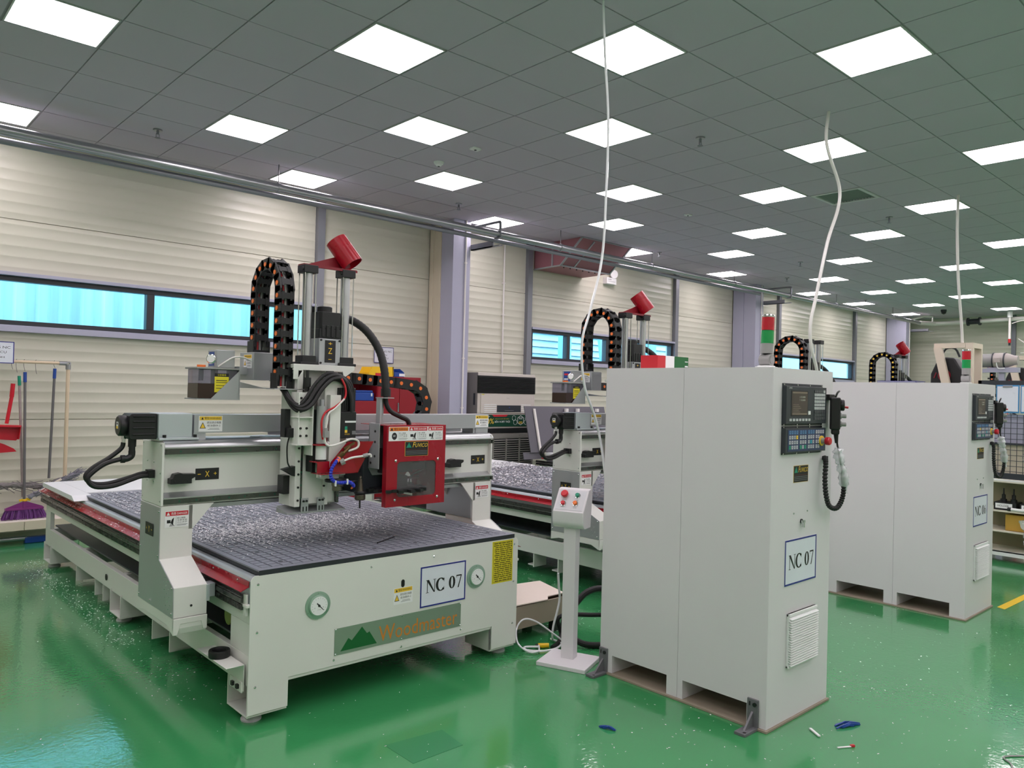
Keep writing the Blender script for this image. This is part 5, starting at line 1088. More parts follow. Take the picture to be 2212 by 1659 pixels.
# ------------------------------------------------------------------ pink duct
D = thing('air_duct', 'pink insulated duct hood with silver taped edges below the ceiling', 'duct', (9.27, 8.6, 3.6))
prof = [(YW - .01, ZC), (7.965, ZC), (8.42, 3.622), (YW - .01, 3.612)]
build(MB().prism(prof, 'x', 8.70, 9.87), 'hood', mat('pink_insulation', (158, 104, 112), .6, var=.06), D, smooth=0)
sv = mat('silver_tape', (176, 178, 182), .35, .6)
def strip(p0, p1, w=.02, th=.012):
    p0, p1 = Vector(p0), Vector(p1); d = p1 - p0; q = d.to_track_quat('X', 'Z').to_matrix(); return MB().obox((p0 + p1) / 2, d.length, w, th, q)
for a, b in (((8.695, 8.6, ZC), (8.695, 8.6, 3.615)), ((8.695, 7.96, ZC), (8.695, 8.415, 3.62)), ((8.695, 8.415, 3.618), (8.695, YW - .02, 3.609)), ((8.70, 8.415, 3.618), (9.87, 8.415, 3.618)), ((9.87, 7.96, ZC), (9.87, 8.415, 3.62)), ((8.70, 7.96, ZC - .005), (9.87, 7.96, ZC - .005)), ((9.0, 7.99, ZC - .03), (9.0, 8.41, 3.63))):
    build(strip(a, b, .03, .02), 'edge_strip', sv, D, smooth=0)
for k in range(6): build(MB().box(8.85 + .15 * k, 8.87 + .15 * k, 8.5, 8.51, 3.605, 3.625), 'clip', m_dark, D, smooth=0)
T = thing('exit_light', 'small white emergency lamp box on the wall below the duct', 'lamp', (10.55, 8.95, 3.57))
build(MB().box(10.42, 10.68, 8.93, YW, 3.575, 3.69), 'box', m_pw, T, smooth=0, bevel=.005); build(MB().lathe([(.04, 0), (.075, .04), (.075, .06)], (10.63, 8.98, 3.76), (-.3, -.8, 0), 20), 'lamp_head', m_pw, T); build(MB().cyl((10.63 - .3 * .061, 8.98 - .8 * .061, 3.76), (10.63 - .3 * .063, 8.98 - .8 * .063, 3.76), .06, n=18).box(10.6, 10.66, 8.95, YW, 3.69, 3.72), 'lens', m_grey, T)
build(MB().plane((10.45, 8.9295, 3.6), *NY).rect(0, .05, .09, .06, 0).rect(0, .02, .2, .025, 0), 'print', m_pg, T, smooth=0)
# ------------------------------------------------------------------ floor-standing air conditioner
A = thing('air_conditioner', 'tall beige floor standing air conditioner between column and window post', 'air conditioner', (7.72, 8.62, 0))
m_ac = mat('ac_beige', (206, 198, 190), .4, var=.02); m_acd = mat('ac_side_grey', (140, 136, 132), .45)
build(MB().box(7.14, 8.297, 8.52, 8.77, .02, 1.875), 'casing', m_ac, A, smooth=0, bevel=.006)
build(MB().box(7.135, 7.142, 8.515, 8.76, .03, 1.872), 'side_panel', m_acd, A, smooth=0)
build(MB().box(7.132, 7.136, 8.56, 8.6, 1.4, 1.57), 'side_handle', m_dark, A, smooth=0)
gr = build(MB().box(7.135, 8.297, 8.512, 8.521, 1.575, 1.832), 'outlet_recess', m_black, A, smooth=0)
for k in range(11): build(MB().obox((7.716, 8.508, 1.59 + k * .0225), 1.15, .022, .003, Matrix.Rotation(R(25), 3, 'X')), 'outlet_louvre', m_pk, gr, smooth=0)
build(MB().box(7.2, 8.24, 8.505, 8.521, 1.28, 1.565), 'front_door', m_ac, A, smooth=0, bevel=.004)
for k in range(5):
    for a, b in ((7.26, 7.5), (8.0, 8.2)): build(MB().box(a, b, 8.502, 8.506, 1.29 + k * .028, 1.3 + k * .028), 'door_rib', m_pw, A, smooth=0)
dp = build(MB().box(7.51, 7.99, 8.496, 8.506, 1.3, 1.4), 'display', m_dark, A, smooth=0, bevel=.003)
build(MB().plane((7.51, 8.4955, 1.3), *NY).rect(.15, .02, .33, .026, 0, .0003).rect(.235, .06, .25, .075, 1, .0003), 'display_marks', [m_pg, m_blue], dp, smooth=0)
build(MB().plane((7.7, 8.5045, 1.5), *NY).txt('Nagakawa', 0, 0, .012, 0, .0003, .06), 'logo_print', m_pg, A, smooth=0)
build(MB().plane((7.21, 8.5045, 1.55), *NY).rect(0, 0, .05, .012, 0), 'yellow_sticker', m_ylab, A, smooth=0)
bn = MB().plane((7.2, 8.51, 1.085), *NY).slab(0, 0, 1.06, .175, 0, .002, 0); e = .0026
bn.poly([(.22, .175), (.54, .175), (.5, .145), (.26, .145)], 1, e).txt('Nagakawa', .04, .14, .02, 2, e, .14).txt('20%', .06, .04, .08, 3, e, .2)
bn.txt('CÔNG NGHỆ TIẾT KIỆM', .28, .105, .018, 3, e, .28).txt('BỀN VƯỢT TRỘI', .28, .05, .045, 2, e, .3)
for x, y, r in ((.8, .09, .075), (.66, .125, .042), (.69, .06, .042), (.93, .125, .042), (.91, .06, .042)):
    h = [(x + r * math.cos(R(60 * k + 30)), y + r * math.sin(R(60 * k + 30))) for k in range(6)]; h2 = [(x + .88 * r * math.cos(R(60 * k + 30)), y + .88 * r * math.sin(R(60 * k + 30))) for k in range(6)]
    bn.poly(h, 2, e).poly(h2, 0, e + .0004)
bn.txt('eco', .8, .105, .03, 2, e + .0008, .07, center=True).rect(.76, .04, .84, .05, 3, e + .0008).rect(.765, .06, .835, .07, 3, e + .0008)
build(bn, 'advert_banner', [mat('banner_green', (16, 66, 48), .4), m_pr, m_pw, m_py], A, smooth=0)
build(MB().box(7.17, 8.27, 8.512, 8.521, .985, 1.06), 'lower_slot', m_black, A, smooth=0)
build(MB().box(7.16, 8.28, 8.508, 8.52, .91, .98).cyl((7.42, 8.508, .95), (7.42, 8.503, .95), .008, n=8).cyl((7.99, 8.508, .95), (7.99, 8.503, .95), .008, n=8), 'lower_rail', m_acd, A, smooth=0)
gi = build(MB().box(7.16, 8.28, 8.514, 8.521, .1, .9), 'intake_recess', m_frame, A, smooth=0)
for k in range(24): build(MB().obox((7.72, 8.509, .12 + k * .033), 1.1, .02, .008, Matrix.Rotation(R(30), 3, 'X')), 'intake_louvre', m_acd, gi, smooth=0)
for x in (7.17, 7.44, 7.7, 7.97, 8.24): build(MB().box(x, x + .022, 8.494, 8.51, .1, .9), 'intake_bar', m_acd, gi, smooth=0)
# ------------------------------------------------------------------ red tool cabinet
K = thing('tool_cabinet', 'dark red metal tool cabinet standing against the wall behind the router', 'cabinet', (5.6, 8.7, 0)); m_rc = mat('tool_cabinet_red', (140, 18, 32), .4, var=.05)
build(MB().box(5.43, 6.12, 8.5, 8.95, .05, 1.762).box(4.6, 5.43, 8.5, 8.95, .05, 1.44).box(4.6, 5.43, 8.93, 8.95, 1.44, 1.762).box(4.6, 5.43, 8.5, 8.95, 1.742, 1.762), 'carcass', m_rc, K, smooth=0, bevel=.003)
for a, b in ((5.44, 5.768), (5.775, 6.11)): build(MB().box(a, b, 8.49, 8.5, .1, 1.75), 'door', m_rc, K, smooth=0, bevel=.002)
for a, b in ((4.61, 5.01), (5.015, 5.42)): build(MB().box(a, b, 8.49, 8.5, 1.2, 1.43), 'drawer', m_rc, K, smooth=0, bevel=.002)
build(MB().box(5.74, 5.76, 8.475, 8.49, 1.3, 1.42), 'door_handle', m_chrome, K, smooth=0)
T = thing('tool_case', 'blue plastic tool case in the open shelf of the red cabinet', 'case', (5.15, 8.65, 1.44)); build(MB().box(4.92, 5.4, 8.52, 8.8, 1.44, 1.545), 'case_body', m_blue, T, smooth=0, bevel=.01); build(MB().box(4.93, 5.39, 8.53, 8.79, 1.545, 1.575), 'lid', m_blue, T, smooth=0, bevel=.01); build(MB().box(5.35, 5.37, 8.512, 8.52, 1.5, 1.54), 'latch', m_pw, T, smooth=0)
def bin_(x0, x1, y0, y1, z, h, m, label, lab=None):
    T = thing('storage_bin', label, 'bin', ((x0 + x1) / 2, (y0 + y1) / 2, z)); t = .006
    b = MB().box(x0, x1, y0, y1, z, z + t).box(x0, x1, y1 - t, y1, z, z + h).box(x0, x1, y0, y0 + t, z, z + h * .55)
    for xx in (x0, x1 - t): b.prism([(y0, z), (y1, z), (y1, z + h), (y0 + .1 * 1, z + h), (y0, z + h * .55)], 'x', xx, xx + t)
    build(b, 'tub', m, T, smooth=0, bevel=.002); build(MB().box(x0 - .004, x1 + .004, y1 - .012, y1 + .002, z + h - .012, z + h), 'rim', m, T, smooth=0)
    if lab: build(MB().plane((x0 + .08, y0 - .0006, z + .01), *NY).rect(0, 0, .09, .035, 0), 'tag', lab, T, smooth=0)
    return T
T = thing('storage_bin', 'yellow plastic storage bin on top of the red cabinet', 'bin', (5.5, 8.62, 1.762))
build(MB().prism([(5.31, 1.785), (5.36, 1.885), (5.69, 1.89), (5.68, 1.765), (5.33, 1.765)], 'y', 8.52, 8.526).prism([(5.31, 1.785), (5.36, 1.885), (5.69, 1.89), (5.68, 1.765), (5.33, 1.765)], 'y', 8.76, 8.766).box(5.33, 5.68, 8.52, 8.766, 1.762, 1.768).box(5.675, 5.69, 8.52, 8.766, 1.768, 1.89).prism([(8.52, 1.768), (8.766, 1.768), (8.766, 1.8), (8.52, 1.8)], 'x', 5.31, 5.316), 'tub', m_yel, T, smooth=0); build(MB().plane((5.41, 8.5195, 1.768), *NY).rect(0, 0, .09, .036, 0), 'tag', m_pr, T, smooth=0)
bin_(5.70, 5.86, 8.52, 8.72, 1.762, .11, m_blue, 'small blue storage bin beside the yellow bin on the red cabinet', m_pw)
def wall_sign(x0, z0, x1, z1, lines, label, y=YW - .015):
    w, h = x1 - x0, z1 - z0; T = thing('wall_sign', label, 'sign', (x0 + w / 2, y, z0))
    build(MB().plane((x0, y, z0), *NY).slab(0, 0, w, h, 0, .004), 'sheet', m_paper, T, smooth=0)
    q = .008; m = MB().plane((x0, y - .004, z0), *NY).slab(0, 0, w, q, 0, .001).slab(0, h - q, w, h, 0, .001).slab(0, q, q, h - q, 0, .001).slab(w - q, q, w, h - q, 0, .001); build(m, 'border', m_pb, T, smooth=0)
    m = MB().plane((x0, y - .0042, z0), *NY)
    for t, fy, fh, fw in lines: m.txt(t, w / 2, h * fy, h * fh, 0, .0004, w * fw, center=True)
    build(m, 'lettering', m_pk, T, smooth=0)
wall_sign(5.694, 1.955, 6.01, 2.175, [('XƯỞNG NC', .68, .16, .8), ('TÊN', .46, .12, .3), ('DAO CỤ', .24, .12, .45)], 'white notice sheet with blue border on the wall above the yellow bin')
wall_sign(1.16, 1.754, 1.473, 1.965, [('XƯỞNG NC', .68, .15, .8), ('DỤNG CỤ', .44, .13, .6), ('VỆ SINH', .22, .13, .5)], 'white notice sheet with blue border above the hanging brooms', 8.79)
# ------------------------------------------------------------------ cleaning corner at the left
m_rod = mat('cream_pipe', (216, 196, 168), .4)
T = thing('hanging_rack', 'cream pipe rack with metal elbow holding brooms and dustpans', 'rack', (1.2, 8.82, .2))
build(MB().cyl((-.2, 8.82, 1.776), (1.89, 8.82, 1.776), .015, n=12), 'rail', m_rod, T); build(MB().cyl((1.951, 8.82, .24), (1.951, 8.82, 1.73), .0175, n=12), 'post', m_rod, T); build(MB().cyl((-.2, 8.82, .24), (-.2, 8.82, 1.776), .0175, n=12), 'post', m_rod, T)
build(MB().cyl((1.87, 8.82, 1.776), (1.935, 8.82, 1.776), .021, n=12).cyl((1.951, 8.82, 1.715), (1.951, 8.82, 1.765), .024, n=12).pipe((1.951, 8.8, 1.776), (1.951, 8.84, 1.776), .022, .01, 16), 'elbow', m_galv, T)
for x, l in ((1.462, .06), (1.5, .09), (1.565, .075), (1.665, .1), (1.825, .035)): build(MB().tube([(x, 8.80, 1.80), (x, 8.82, 1.797), (x, 8.842, 1.78), (x + .004, 8.84, 1.77 - l * .6), (x + .012, 8.83, 1.76 - l)], .0018, 5, sub=3), 'wire_hook', m_dark, T)
P_ = thing('raised_platform', 'low white platform by the wall under the brooms', 'platform', (1.0, 8.85, 0))
build(MB().box(-.4, 2.2, 8.62, 8.96, .2, .24), 'top', mat('platform_white', (226, 218, 208), .5, var=.05, vscale=9), P_, smooth=0, bevel=.003)
for a, b in ((-.4, 1.57), (1.574, 2.2)): build(MB().box(a, b, 8.61, 8.62, .15, .235), 'front_board', m_cream, P_, smooth=0, bevel=.002)
for x in (-.3, .8, 2.1): build(MB().box(x - .03, x + .03, 8.68, 8.74, 0, .2), 'leg', m_cream, P_, smooth=0)
build(MB().cyl((.6, 8.75, .05), (1.62, 8.75, .05), .025, n=12), 'floor_pipe', m_galv, label='grey pipe lying on the floor under the white platform', cat='pipe')
build(MB().box(1.6, 1.95, 8.72, 8.8, .0, .06), 'blue_bar', m_blue, label='blue bar lying on the floor under the white platform', cat='bar', smooth=0, bevel=.01)
def dustpan(x, z, tx, label, hang=True, dx=0):
    T = thing('dustpan', label, 'dustpan', (x, 8.78, z)); mr = mat('dustpan_red', (200, 24, 44), .35)
    if hang:
        build(MB().tube([(x + .095, 8.79, z + .54), (x + .09, 8.79, z + .42), (x + .055, 8.79, z + .16)], .017, 10), 'handle', mr, T); build(MB().tube([(x + .098, 8.79, z + .55), (x + .09, 8.79, z + .42)], .02, 10), 'grip', mr, T)
    build(MB().prism([(x - .12 + dx, z + .155), (x + .165 + dx, z + .145), (x + .15 + dx, z + .01), (x + .135 + dx, z - .005), (x - .12 + dx, z + .02)], 'y', 8.78, 8.786).prism([(x - .12 + dx, z + .15), (x + .165 + dx, z + .14), (x + .16 + dx, z + .13), (x - .12 + dx, z + .135)], 'y', 8.70, 8.78).prism([(x + .165 + dx, z + .145), (x + .15 + dx, z + .01), (x + .145 + dx, z + .01), (x + .16 + dx, z + .145)], 'y', 8.71, 8.78), 'pan', mr, T, smooth=0)
dustpan(1.375, 1.01, 0, 'red plastic dustpan hanging by its handle from the cream rack')
T = thing('dustpan', 'second red dustpan, only its scoop showing below the first', 'dustpan', (1.38, 8.82, .85)); build(MB().prism([(1.1, .95), (1.34, 1.0), (1.42, .97), (1.5, .925), (1.525, .895), (1.36, .885), (1.1, .86)], 'y', 8.815, 8.825).prism([(1.1, .95), (1.34, 1.0), (1.34, .99), (1.1, .94)], 'y', 8.74, 8.815), 'scoop', MATS['dustpan_red'], T, smooth=0)
def broomstick(name, top, bot, gripm, stickm, label, gl=.11, r=.012):
    T = thing(name, label, 'broom', (bot[0], bot[1], bot[2])); t, b = Vector(top), Vector(bot); d = (b - t).normalized()
    build(MB().cyl(t + d * gl, b, r, n=10), 'stick', stickm, T); build(MB().cyl(t, t + d * gl, r * 1.25, n=12), 'grip', gripm, T); return T
m_stick = mat('grey_stick', (110, 108, 110), .4, .3); m_stp = mat('worn_stick', (168, 150, 150), .45, .2, var=.3, vscale=30)
b1 = broomstick('broom', (1.572, 8.80, 1.675), (1.588, 8.74, .41), m_blue, m_stick, 'broom with blue grip and purple bristles standing on the white platform', .1, .0125)
broomstick('broom', (1.522, 8.79, 1.637), (1.585, 8.80, .45), m_green, m_stp, 'broom with green grip and worn pale stick on the cream rack', .095, .012)
broomstick('mop', (1.828, 8.80, 1.72), (1.805, 8.80, .62), m_blue, m_stick, 'mop with blue grip hanging beside the cream rack post', .1, .0125)
build(MB().box(1.578, 1.604, 8.72, 8.76, .33, .42).prism([(1.43, .352), (1.75, .352), (1.74, .36), (1.612, .41), (1.57, .41), (1.44, .36)], 'y', 8.725, 8.731).prism([(1.43, .335), (1.75, .335), (1.75, .352), (1.43, .352)], 'y', 8.70, 8.77), 'broom_head', mat('purple_plastic', (128, 52, 120), .4), b1, smooth=0)
random.seed(9); m = MB()
for k in range(420):
    u = random.random(); yy = random.uniform(8.70, 8.77); x0 = 1.435 + .31 * u; x1 = 1.40 + .385 * u + random.uniform(-.01, .01); m.cyl((x0, yy, .338), (x1, yy + random.uniform(-.02, .015), .242 + random.uniform(0, .008)), .0026, n=3, caps=False)
o = build(m, 'bristles', m_purple, b1); o['kind'] = 'stuff'
build(MB().lathe([(.02, 0), (.027, .012), (.02, .025)], (1.592, 8.74, .41), n=12).obox((1.62, 8.735, .43), .04, .01, .02, Matrix.Rotation(R(20), 3, 'Y')).obox((1.56, 8.735, .425), .03, .01, .02, Matrix.Rotation(R(-20), 3, 'Y')), 'yellow_tie', m_yel, b1, smooth=0)
random.seed(11)
def mophead(name, pts, r, label, m):
    T = thing(name, label, 'mop', tuple(pts[0])); P2 = [Vector(p) for p in pts]; mb = MB()
    for k in range(150):
        i = random.randrange(len(P2) - 1); t = random.random(); p = P2[i].lerp(P2[i + 1], t); d = (P2[i + 1] - P2[i]).normalized() * random.uniform(.05, .14)
        o1 = Vector([random.gauss(0, r * .55) for _ in range(3)]); o2 = Vector([random.gauss(0, r * .7) for _ in range(3)]); o2.z -= r * .3
        mb.tube([p + o1, p + (o1 + o2) / 2 + d * .5 + Vector((0, 0, random.uniform(-.01, .012))), p + o2 + d], .004, 4, sub=2)
    mb.tube(P2, r * .8, 10, sub=5, rf=lambda i, n: .75 + .35 * math.sin(i * 1.7) ** 2)
    o = build(mb, 'strands', m, T); o['kind'] = 'stuff'
m_mop = mat('mop_grey', (128, 122, 122), .8, var=.3, vscale=40)
mophead('string_mop', [(1.2, 8.78, .575), (1.4, 8.78, .575), (1.6, 8.79, .565), (1.78, 8.79, .545), (1.95, 8.79, .585)], .035, 'grey string mop bundle lying across behind the purple broom', m_mop)
mophead('string_mop', [(1.62, 8.72, .45), (1.72, 8.72, .5), (1.83, 8.72, .56), (1.95, 8.72, .62), (2.01, 8.72, .655)], .028, 'grey mop strands with blue threads reaching up over the router corner', mat('mop_blue_grey', (132, 130, 142), .8, var=.35, vscale=50))
build(MB().obox((1.8, 8.69, .56), .22, .02, .02, Matrix.Rotation(R(-32), 3, 'Y')), 'mop_clamp', m_skin, label='pale wooden mop clamp sticking out of the grey strands', cat='mop', smooth=0, bevel=.005)
# ------------------------------------------------------------------ storage rack at the right edge
K = thing('storage_rack', 'cream shelf rack with wire grid behind the NC 06 cabinet', 'rack', (9.2, 1.6, 0)); m_rk = mat('rack_cream', (214, 208, 192), .45, var=.04)
RY0, RY1 = .75, 2.62
for z in (.11, .315, .52, .82): build(MB().box(9.0, 9.4, RY0, RY1, z - .016, z), 'shelf', m_rk, K, smooth=0, bevel=.002)
for y in (RY0, (RY0 + RY1) / 2, RY1 - .03):
    for x in (9.0, 9.37): build(MB().box(x, x + .03, y, y + .03, 0, .85), 'upright', m_rk, K, smooth=0)
build(MB().box(9.395, 9.4, RY0, RY1, .05, .83), 'back_panel', mat('rack_back', (150, 144, 116), .6), K, smooth=0)
build(MB().box(9.0, 9.02, RY0, RY1, .06, .11).box(9.0, 9.02, RY0, RY1, .82, .835), 'kick_board', m_pw, K, smooth=0)
fr = build(MB().box(9.02, 9.05, RY0, RY1, .84, .9).box(9.02, 9.05, RY0, RY1, 1.19, 1.21).box(9.02, 9.05, RY0, RY1, 1.795, 1.845).box(9.02, 9.05, RY0, RY0 + .03, .84, 1.845).box(9.02, 9.05, RY1 - .03, RY1, .84, 1.845).box(9.02, 9.05, 1.68, 1.71, 1.21, 1.8), 'board_frame', m_dark, K, smooth=0)
n = int((RY1 - RY0) / .055)
for k in range(n): build(MB().cyl((9.03, RY0 + .03 + k * .055, .9), (9.03, RY0 + .03 + k * .055, 1.5), .003, n=5), 'grid_wire', m_dark, fr)
for k in range(11): build(MB().cyl((9.027, RY0, .92 + k * .055), (9.027, RY1, .92 + k * .055), .003, n=5), 'grid_wire', m_dark, fr)
build(MB().box(9.06, 9.065, RY0, RY1, .9, 1.2), 'pale_board', m_cream, K, smooth=0); build(MB().box(9.06, 9.065, RY0, RY1, 1.21, 1.5), 'grey_board', m_lav, K, smooth=0)
for y, w in ((2.245, 'leftmost'), (2.03, 'rightmost')):
    T = thing('clipboard', '%s blue clipboard with white papers on the dark rack frame' % w, 'clipboard', (9.01, y + .1, 1.5)); build(MB().box(9.008, 9.018, y, y + .205, 1.515, 1.8), 'board', mat('clip_blue', (70, 140, 190), .4), T, smooth=0); build(MB().box(9.003, 9.008, y + .01, y + .195, 1.53, 1.785), 'paper', m_paper, T, smooth=0, bevel=.004); build(MB().box(8.997, 9.008, y + .06, y + .145, 1.775, 1.795), 'clip', m_galv, T, smooth=0, bevel=.003)
T = thing('fan_guard', 'round wire guard hanging on the rack grid', 'guard', (9.015, 2.14, 1.0))
for r in (.02, .045, .07): build(MB().tube([(9.015, 2.14 + r * math.cos(R(a)), 1.07 + r * math.sin(R(a))) for a in range(0, 361, 20)], .003, 5), 'ring', m_lavd, T)
for y, s in ((2.36, 'with white label at its left end'), (2.13, 'with white label at the picture edge')):
    T = thing('tool_tray', 'black tool holder tray ' + s, 'tray', (9.1, y, .52)); build(MB().box(9.03, 9.25, y - .1, y + .1, .521, .6), 'tray', m_black, T, smooth=0, bevel=.003); build(MB().plane((9.0295, y + .085, .54), *NX).slab(0, 0, .15, .05, 0, .001, 0).txt('HOLDER', .02, .015, .02, 1, .0015, .1), 'tray_label', [m_pw, m_pk], T, smooth=0)
    for dy in (-.06, .03): build(MB().lathe([(.03, 0), (.03, .03), (.018, .035), (.018, .075), (.008, .08), (.006, .14)], (9.1, y + dy, .6), n=12), 'tool_holder', m_black, T)
build(MB().cyl((9.012, 1.2, .538), (9.012, 2.3, .538), .016, n=10).cyl((9.012, 2.3, .538), (9.012, 2.33, .538), .02, n=10, mi=1), 'steel_bar', [m_pw, m_black], label='white bar with black end lying on the rack shelf', cat='bar')
build(MB().box(9.05, 9.35, 1.75, 2.36, .317, .48), 'yellow_crate', mat('crate_ochre', (190, 150, 60), .5, var=.06), label='ochre yellow box wrapped in film on the rack shelf', cat='box', smooth=0, bevel=.005)
random.seed(4)
m = MB(); m.tube([(9.0, 2.2, .44), (8.99, 2.16, .36), (8.985, 2.14, .27), (8.99, 2.15, .2)], .03, 8, sub=4); m.v = [tuple(q + random.uniform(-.012, .012) for q in v) for v in m.v]
build(m, 'plastic_film', MATS['plastic_wrap_film'], label='crumpled clear plastic film hanging over the rack shelf', cat='film')
# cream steel frames with black hoods, duct fan beyond the cabinets
m_cf = mat('cream_frame', (222, 208, 190), .45)
def frame_unit(x, y, label, lab2):
    T = thing('equipment_stand', label, 'stand', (x, y, 0)); s = .045
    build(MB().box(x, x + s, y - .338, y, 2.252, 2.31), 'top_bar', m_cf, T, smooth=0)
    build(MB().box(x, x + s, y - .42, y - .34, 0, 2.249), 'post', m_cf, T, smooth=0); build(MB().box(x + .3, x + .3 + s, y - .42, y - .34, 0, 2.249), 'post', m_cf, T, smooth=0); build(MB().box(x, x + .35, y - .42, y - .34, 2.25, 2.31), 'top_bar', m_cf, T, smooth=0)
    build(MB().prism([(y, 2.26), (y - .09, 2.26), (y - .26, 1.5), (y - .17, 1.5)], 'x', x - .03, x + .02), 'diagonal_brace', m_cf, T, smooth=0)
    build(MB().prism([(y - .42, 1.75), (y - .62, 1.5), (y - .42, 1.5)], 'x', x, x + .012), 'gusset', mat('gusset_cream', (236, 216, 176), .5), T, smooth=0)
    build(MB().box(x + .02, x + .3, y - .4, y - .0, 0, .06), 'foot', m_cf, T, smooth=0)
    pr_ = [(.06, 1.72), (.055, 1.95), (.0, 2.08), (-.09, 2.15), (-.2, 2.14), (-.28, 2.0), (-.3, 1.72)]
    U = build(MB().prism([(y + p[0], p[1]) for p in pr_], 'x', x + .06, x + .26), 'motor_hood', m_black, T, smooth=0, bevel=.02, label=lab2)
    build(MB().cyl((x + .06, y - .1, 1.93), (x + .05, y - .1, 1.93), .07, n=24), 'red_disc', m_redd, U); build(MB().obox((x + .055, y + .0, 1.93), .01, .014, .07, Matrix.Rotation(R(20), 3, 'X')), 'red_stripe', m_redd, U, smooth=0)
    build(MB().tube([(x + .1, y - .05, 2.15), (x + .1, y - .1, 2.25), (x + .1, y - .2, 2.25), (x + .1, y - .25, 2.15)], .012, 8, sub=3), 'carry_handle', m_dark, U)
    build(MB().box(x + .05, x + .3, y - .35, y + .02, 1.5, 1.72), 'support', m_cf, T, smooth=0)
    return T
frame_unit(9.95, 3.37, 'cream steel frame with diagonal brace rising behind the NC 06 beacon', 'black rounded hood with red disc')
frame_unit(12.9, 3.37, 'cream steel frame partly cut off at the right picture edge', 'black rounded hood with red disc')
T = thing('duct_fan', 'grey inline duct fan on a grey bracket above the rack', 'fan', (11.0, 3.0, 1.9)); fx, fz = 11.0, 2.15
build(MB().pipe((fx, 3.17, fz), (fx, 3.02, fz), .085, .075, 28), 'inlet_collar', m_grey, T); build(MB().pipe((fx, 3.02, fz), (fx, 2.90, fz), .095, .07, 28), 'motor_case', mat('fan_grey', (178, 170, 166), .45), T); build(MB().lathe([(.09, 0), (.088, .03), (.06, .1), (.055, .14)], (fx, 2.9, fz), (0, -1, 0), 28), 'outlet_cone', MATS['fan_grey'], T)
build(MB().pipe((fx, 3.03, fz), (fx, 3.015, fz), .1, .084, 28), 'clamp_band', m_dark, T); build(MB().pipe((fx, 2.905, fz), (fx, 2.89, fz), .1, .084, 28), 'clamp_band', m_dark, T); build(MB().box(fx - .11, fx - .08, 2.93, 2.99, fz - .03, fz + .03), 'terminal_box', MATS['fan_grey'], T, smooth=0, bevel=.004)
build(MB().tube([(fx - .1, 2.97, fz - .03), (fx - .1, 2.95, fz - .1), (fx - .09, 2.88, fz - .1)], .006, 6, sub=3), 'fan_cable', m_pw, T)
build(MB().box(fx - .06, fx + .06, 2.75, 3.08, fz - .15, fz - .09).prism([(3.08, fz - .1), (3.3, fz - .12), (3.36, fz - .2), (3.36, fz - .3), (3.33, fz - .3), (3.33, fz - .2), (3.28, fz - .16), (3.08, fz - .15)], 'x', fx - .05, fx + .05).box(fx - .03, fx + .03, 2.9, 2.96, 0, fz - .15), 'bracket', m_lav, T, smooth=0)
# ------------------------------------------------------------------ further routers
def far_router(dx, dy, hx, label, gy=0.0, keep=None):
    r = copy_tree(router, None, {'gantry': (0, gy, 0), 'head': (hx, gy, 0), 'head_x': (hx, gy, 0)}, keep)
    r.location = Vector(router.location) + Vector((dx, dy, 0)); r['label'] = label
    return r
skip = lambda names: (lambda ch: not any(ch.name.split('.')[0] == n for n in names))
far_router(3.2, 0.0, -.32, 'second grey CNC router behind the button stand, covered in shavings', .11, skip(('hand_wheel', 'nameplate', 'wheel_bracket', 'bracket_bolts', 'warning_label_')))
far_router(6.4, .38, -.27, 'third CNC router, its chain loop rising over the NC 07 cabinet top right', -.22, skip(('nameplate', 'collector_bracket', 'hand_wheel')))
r4 = far_router(9.6, .38, -.22, 'fourth CNC router, its chain loop rising over the NC 06 cabinet', .08, skip(('nameplate', 'hand_wheel')))
for ch in r4.children_recursive:
    if ch.name.startswith('chain_link'):
        ch.material_slots[1].link = 'OBJECT'; ch.material_slots[1].material = m_py
far_router(12.8, .38, -.2, 'farthest CNC router, only the top of its cylinders showing', -.25, skip(('nameplate', 'collector_bracket', 'hand_wheel')))
# dark boards leaning at the rear of the third router
T = thing('leaning_board', 'large dark grey board leaning upright behind the second router gantry', 'board', (8.5, 7.98, .62)); m_bd = mat('dark_grey_board', (92, 90, 98), .5, var=.06)
build(MB().prism([(7.93, .735), (7.942, .735), (8.112, 1.40), (8.10, 1.40)], 'x', 7.68, 9.45).prism([(7.935, .64), (7.947, .64), (7.972, .74), (7.96, .74)], 'x', 7.55, 7.9), 'sheet', m_bd, T, smooth=0)
build(MB().prism([(7.915, .75), (7.925, .75), (8.082, 1.365), (8.072, 1.365)], 'x', 7.84, 7.885).prism([(7.905, .75), (7.915, .75), (8.072, 1.365), (8.062, 1.365)], 'x', 7.845, 7.855), 'white_strip', m_pipew, T, smooth=0)
for x in (8.5, 8.75, 9.2): build(MB().box(x, x + .05, 8.03, 8.07, 1.32, 1.37), 'clip', m_pipew, T, smooth=0)
build(MB().box(7.95, 9.45, 7.86, 7.93, .735, .748), 'ledge', m_bd, T, smooth=0)
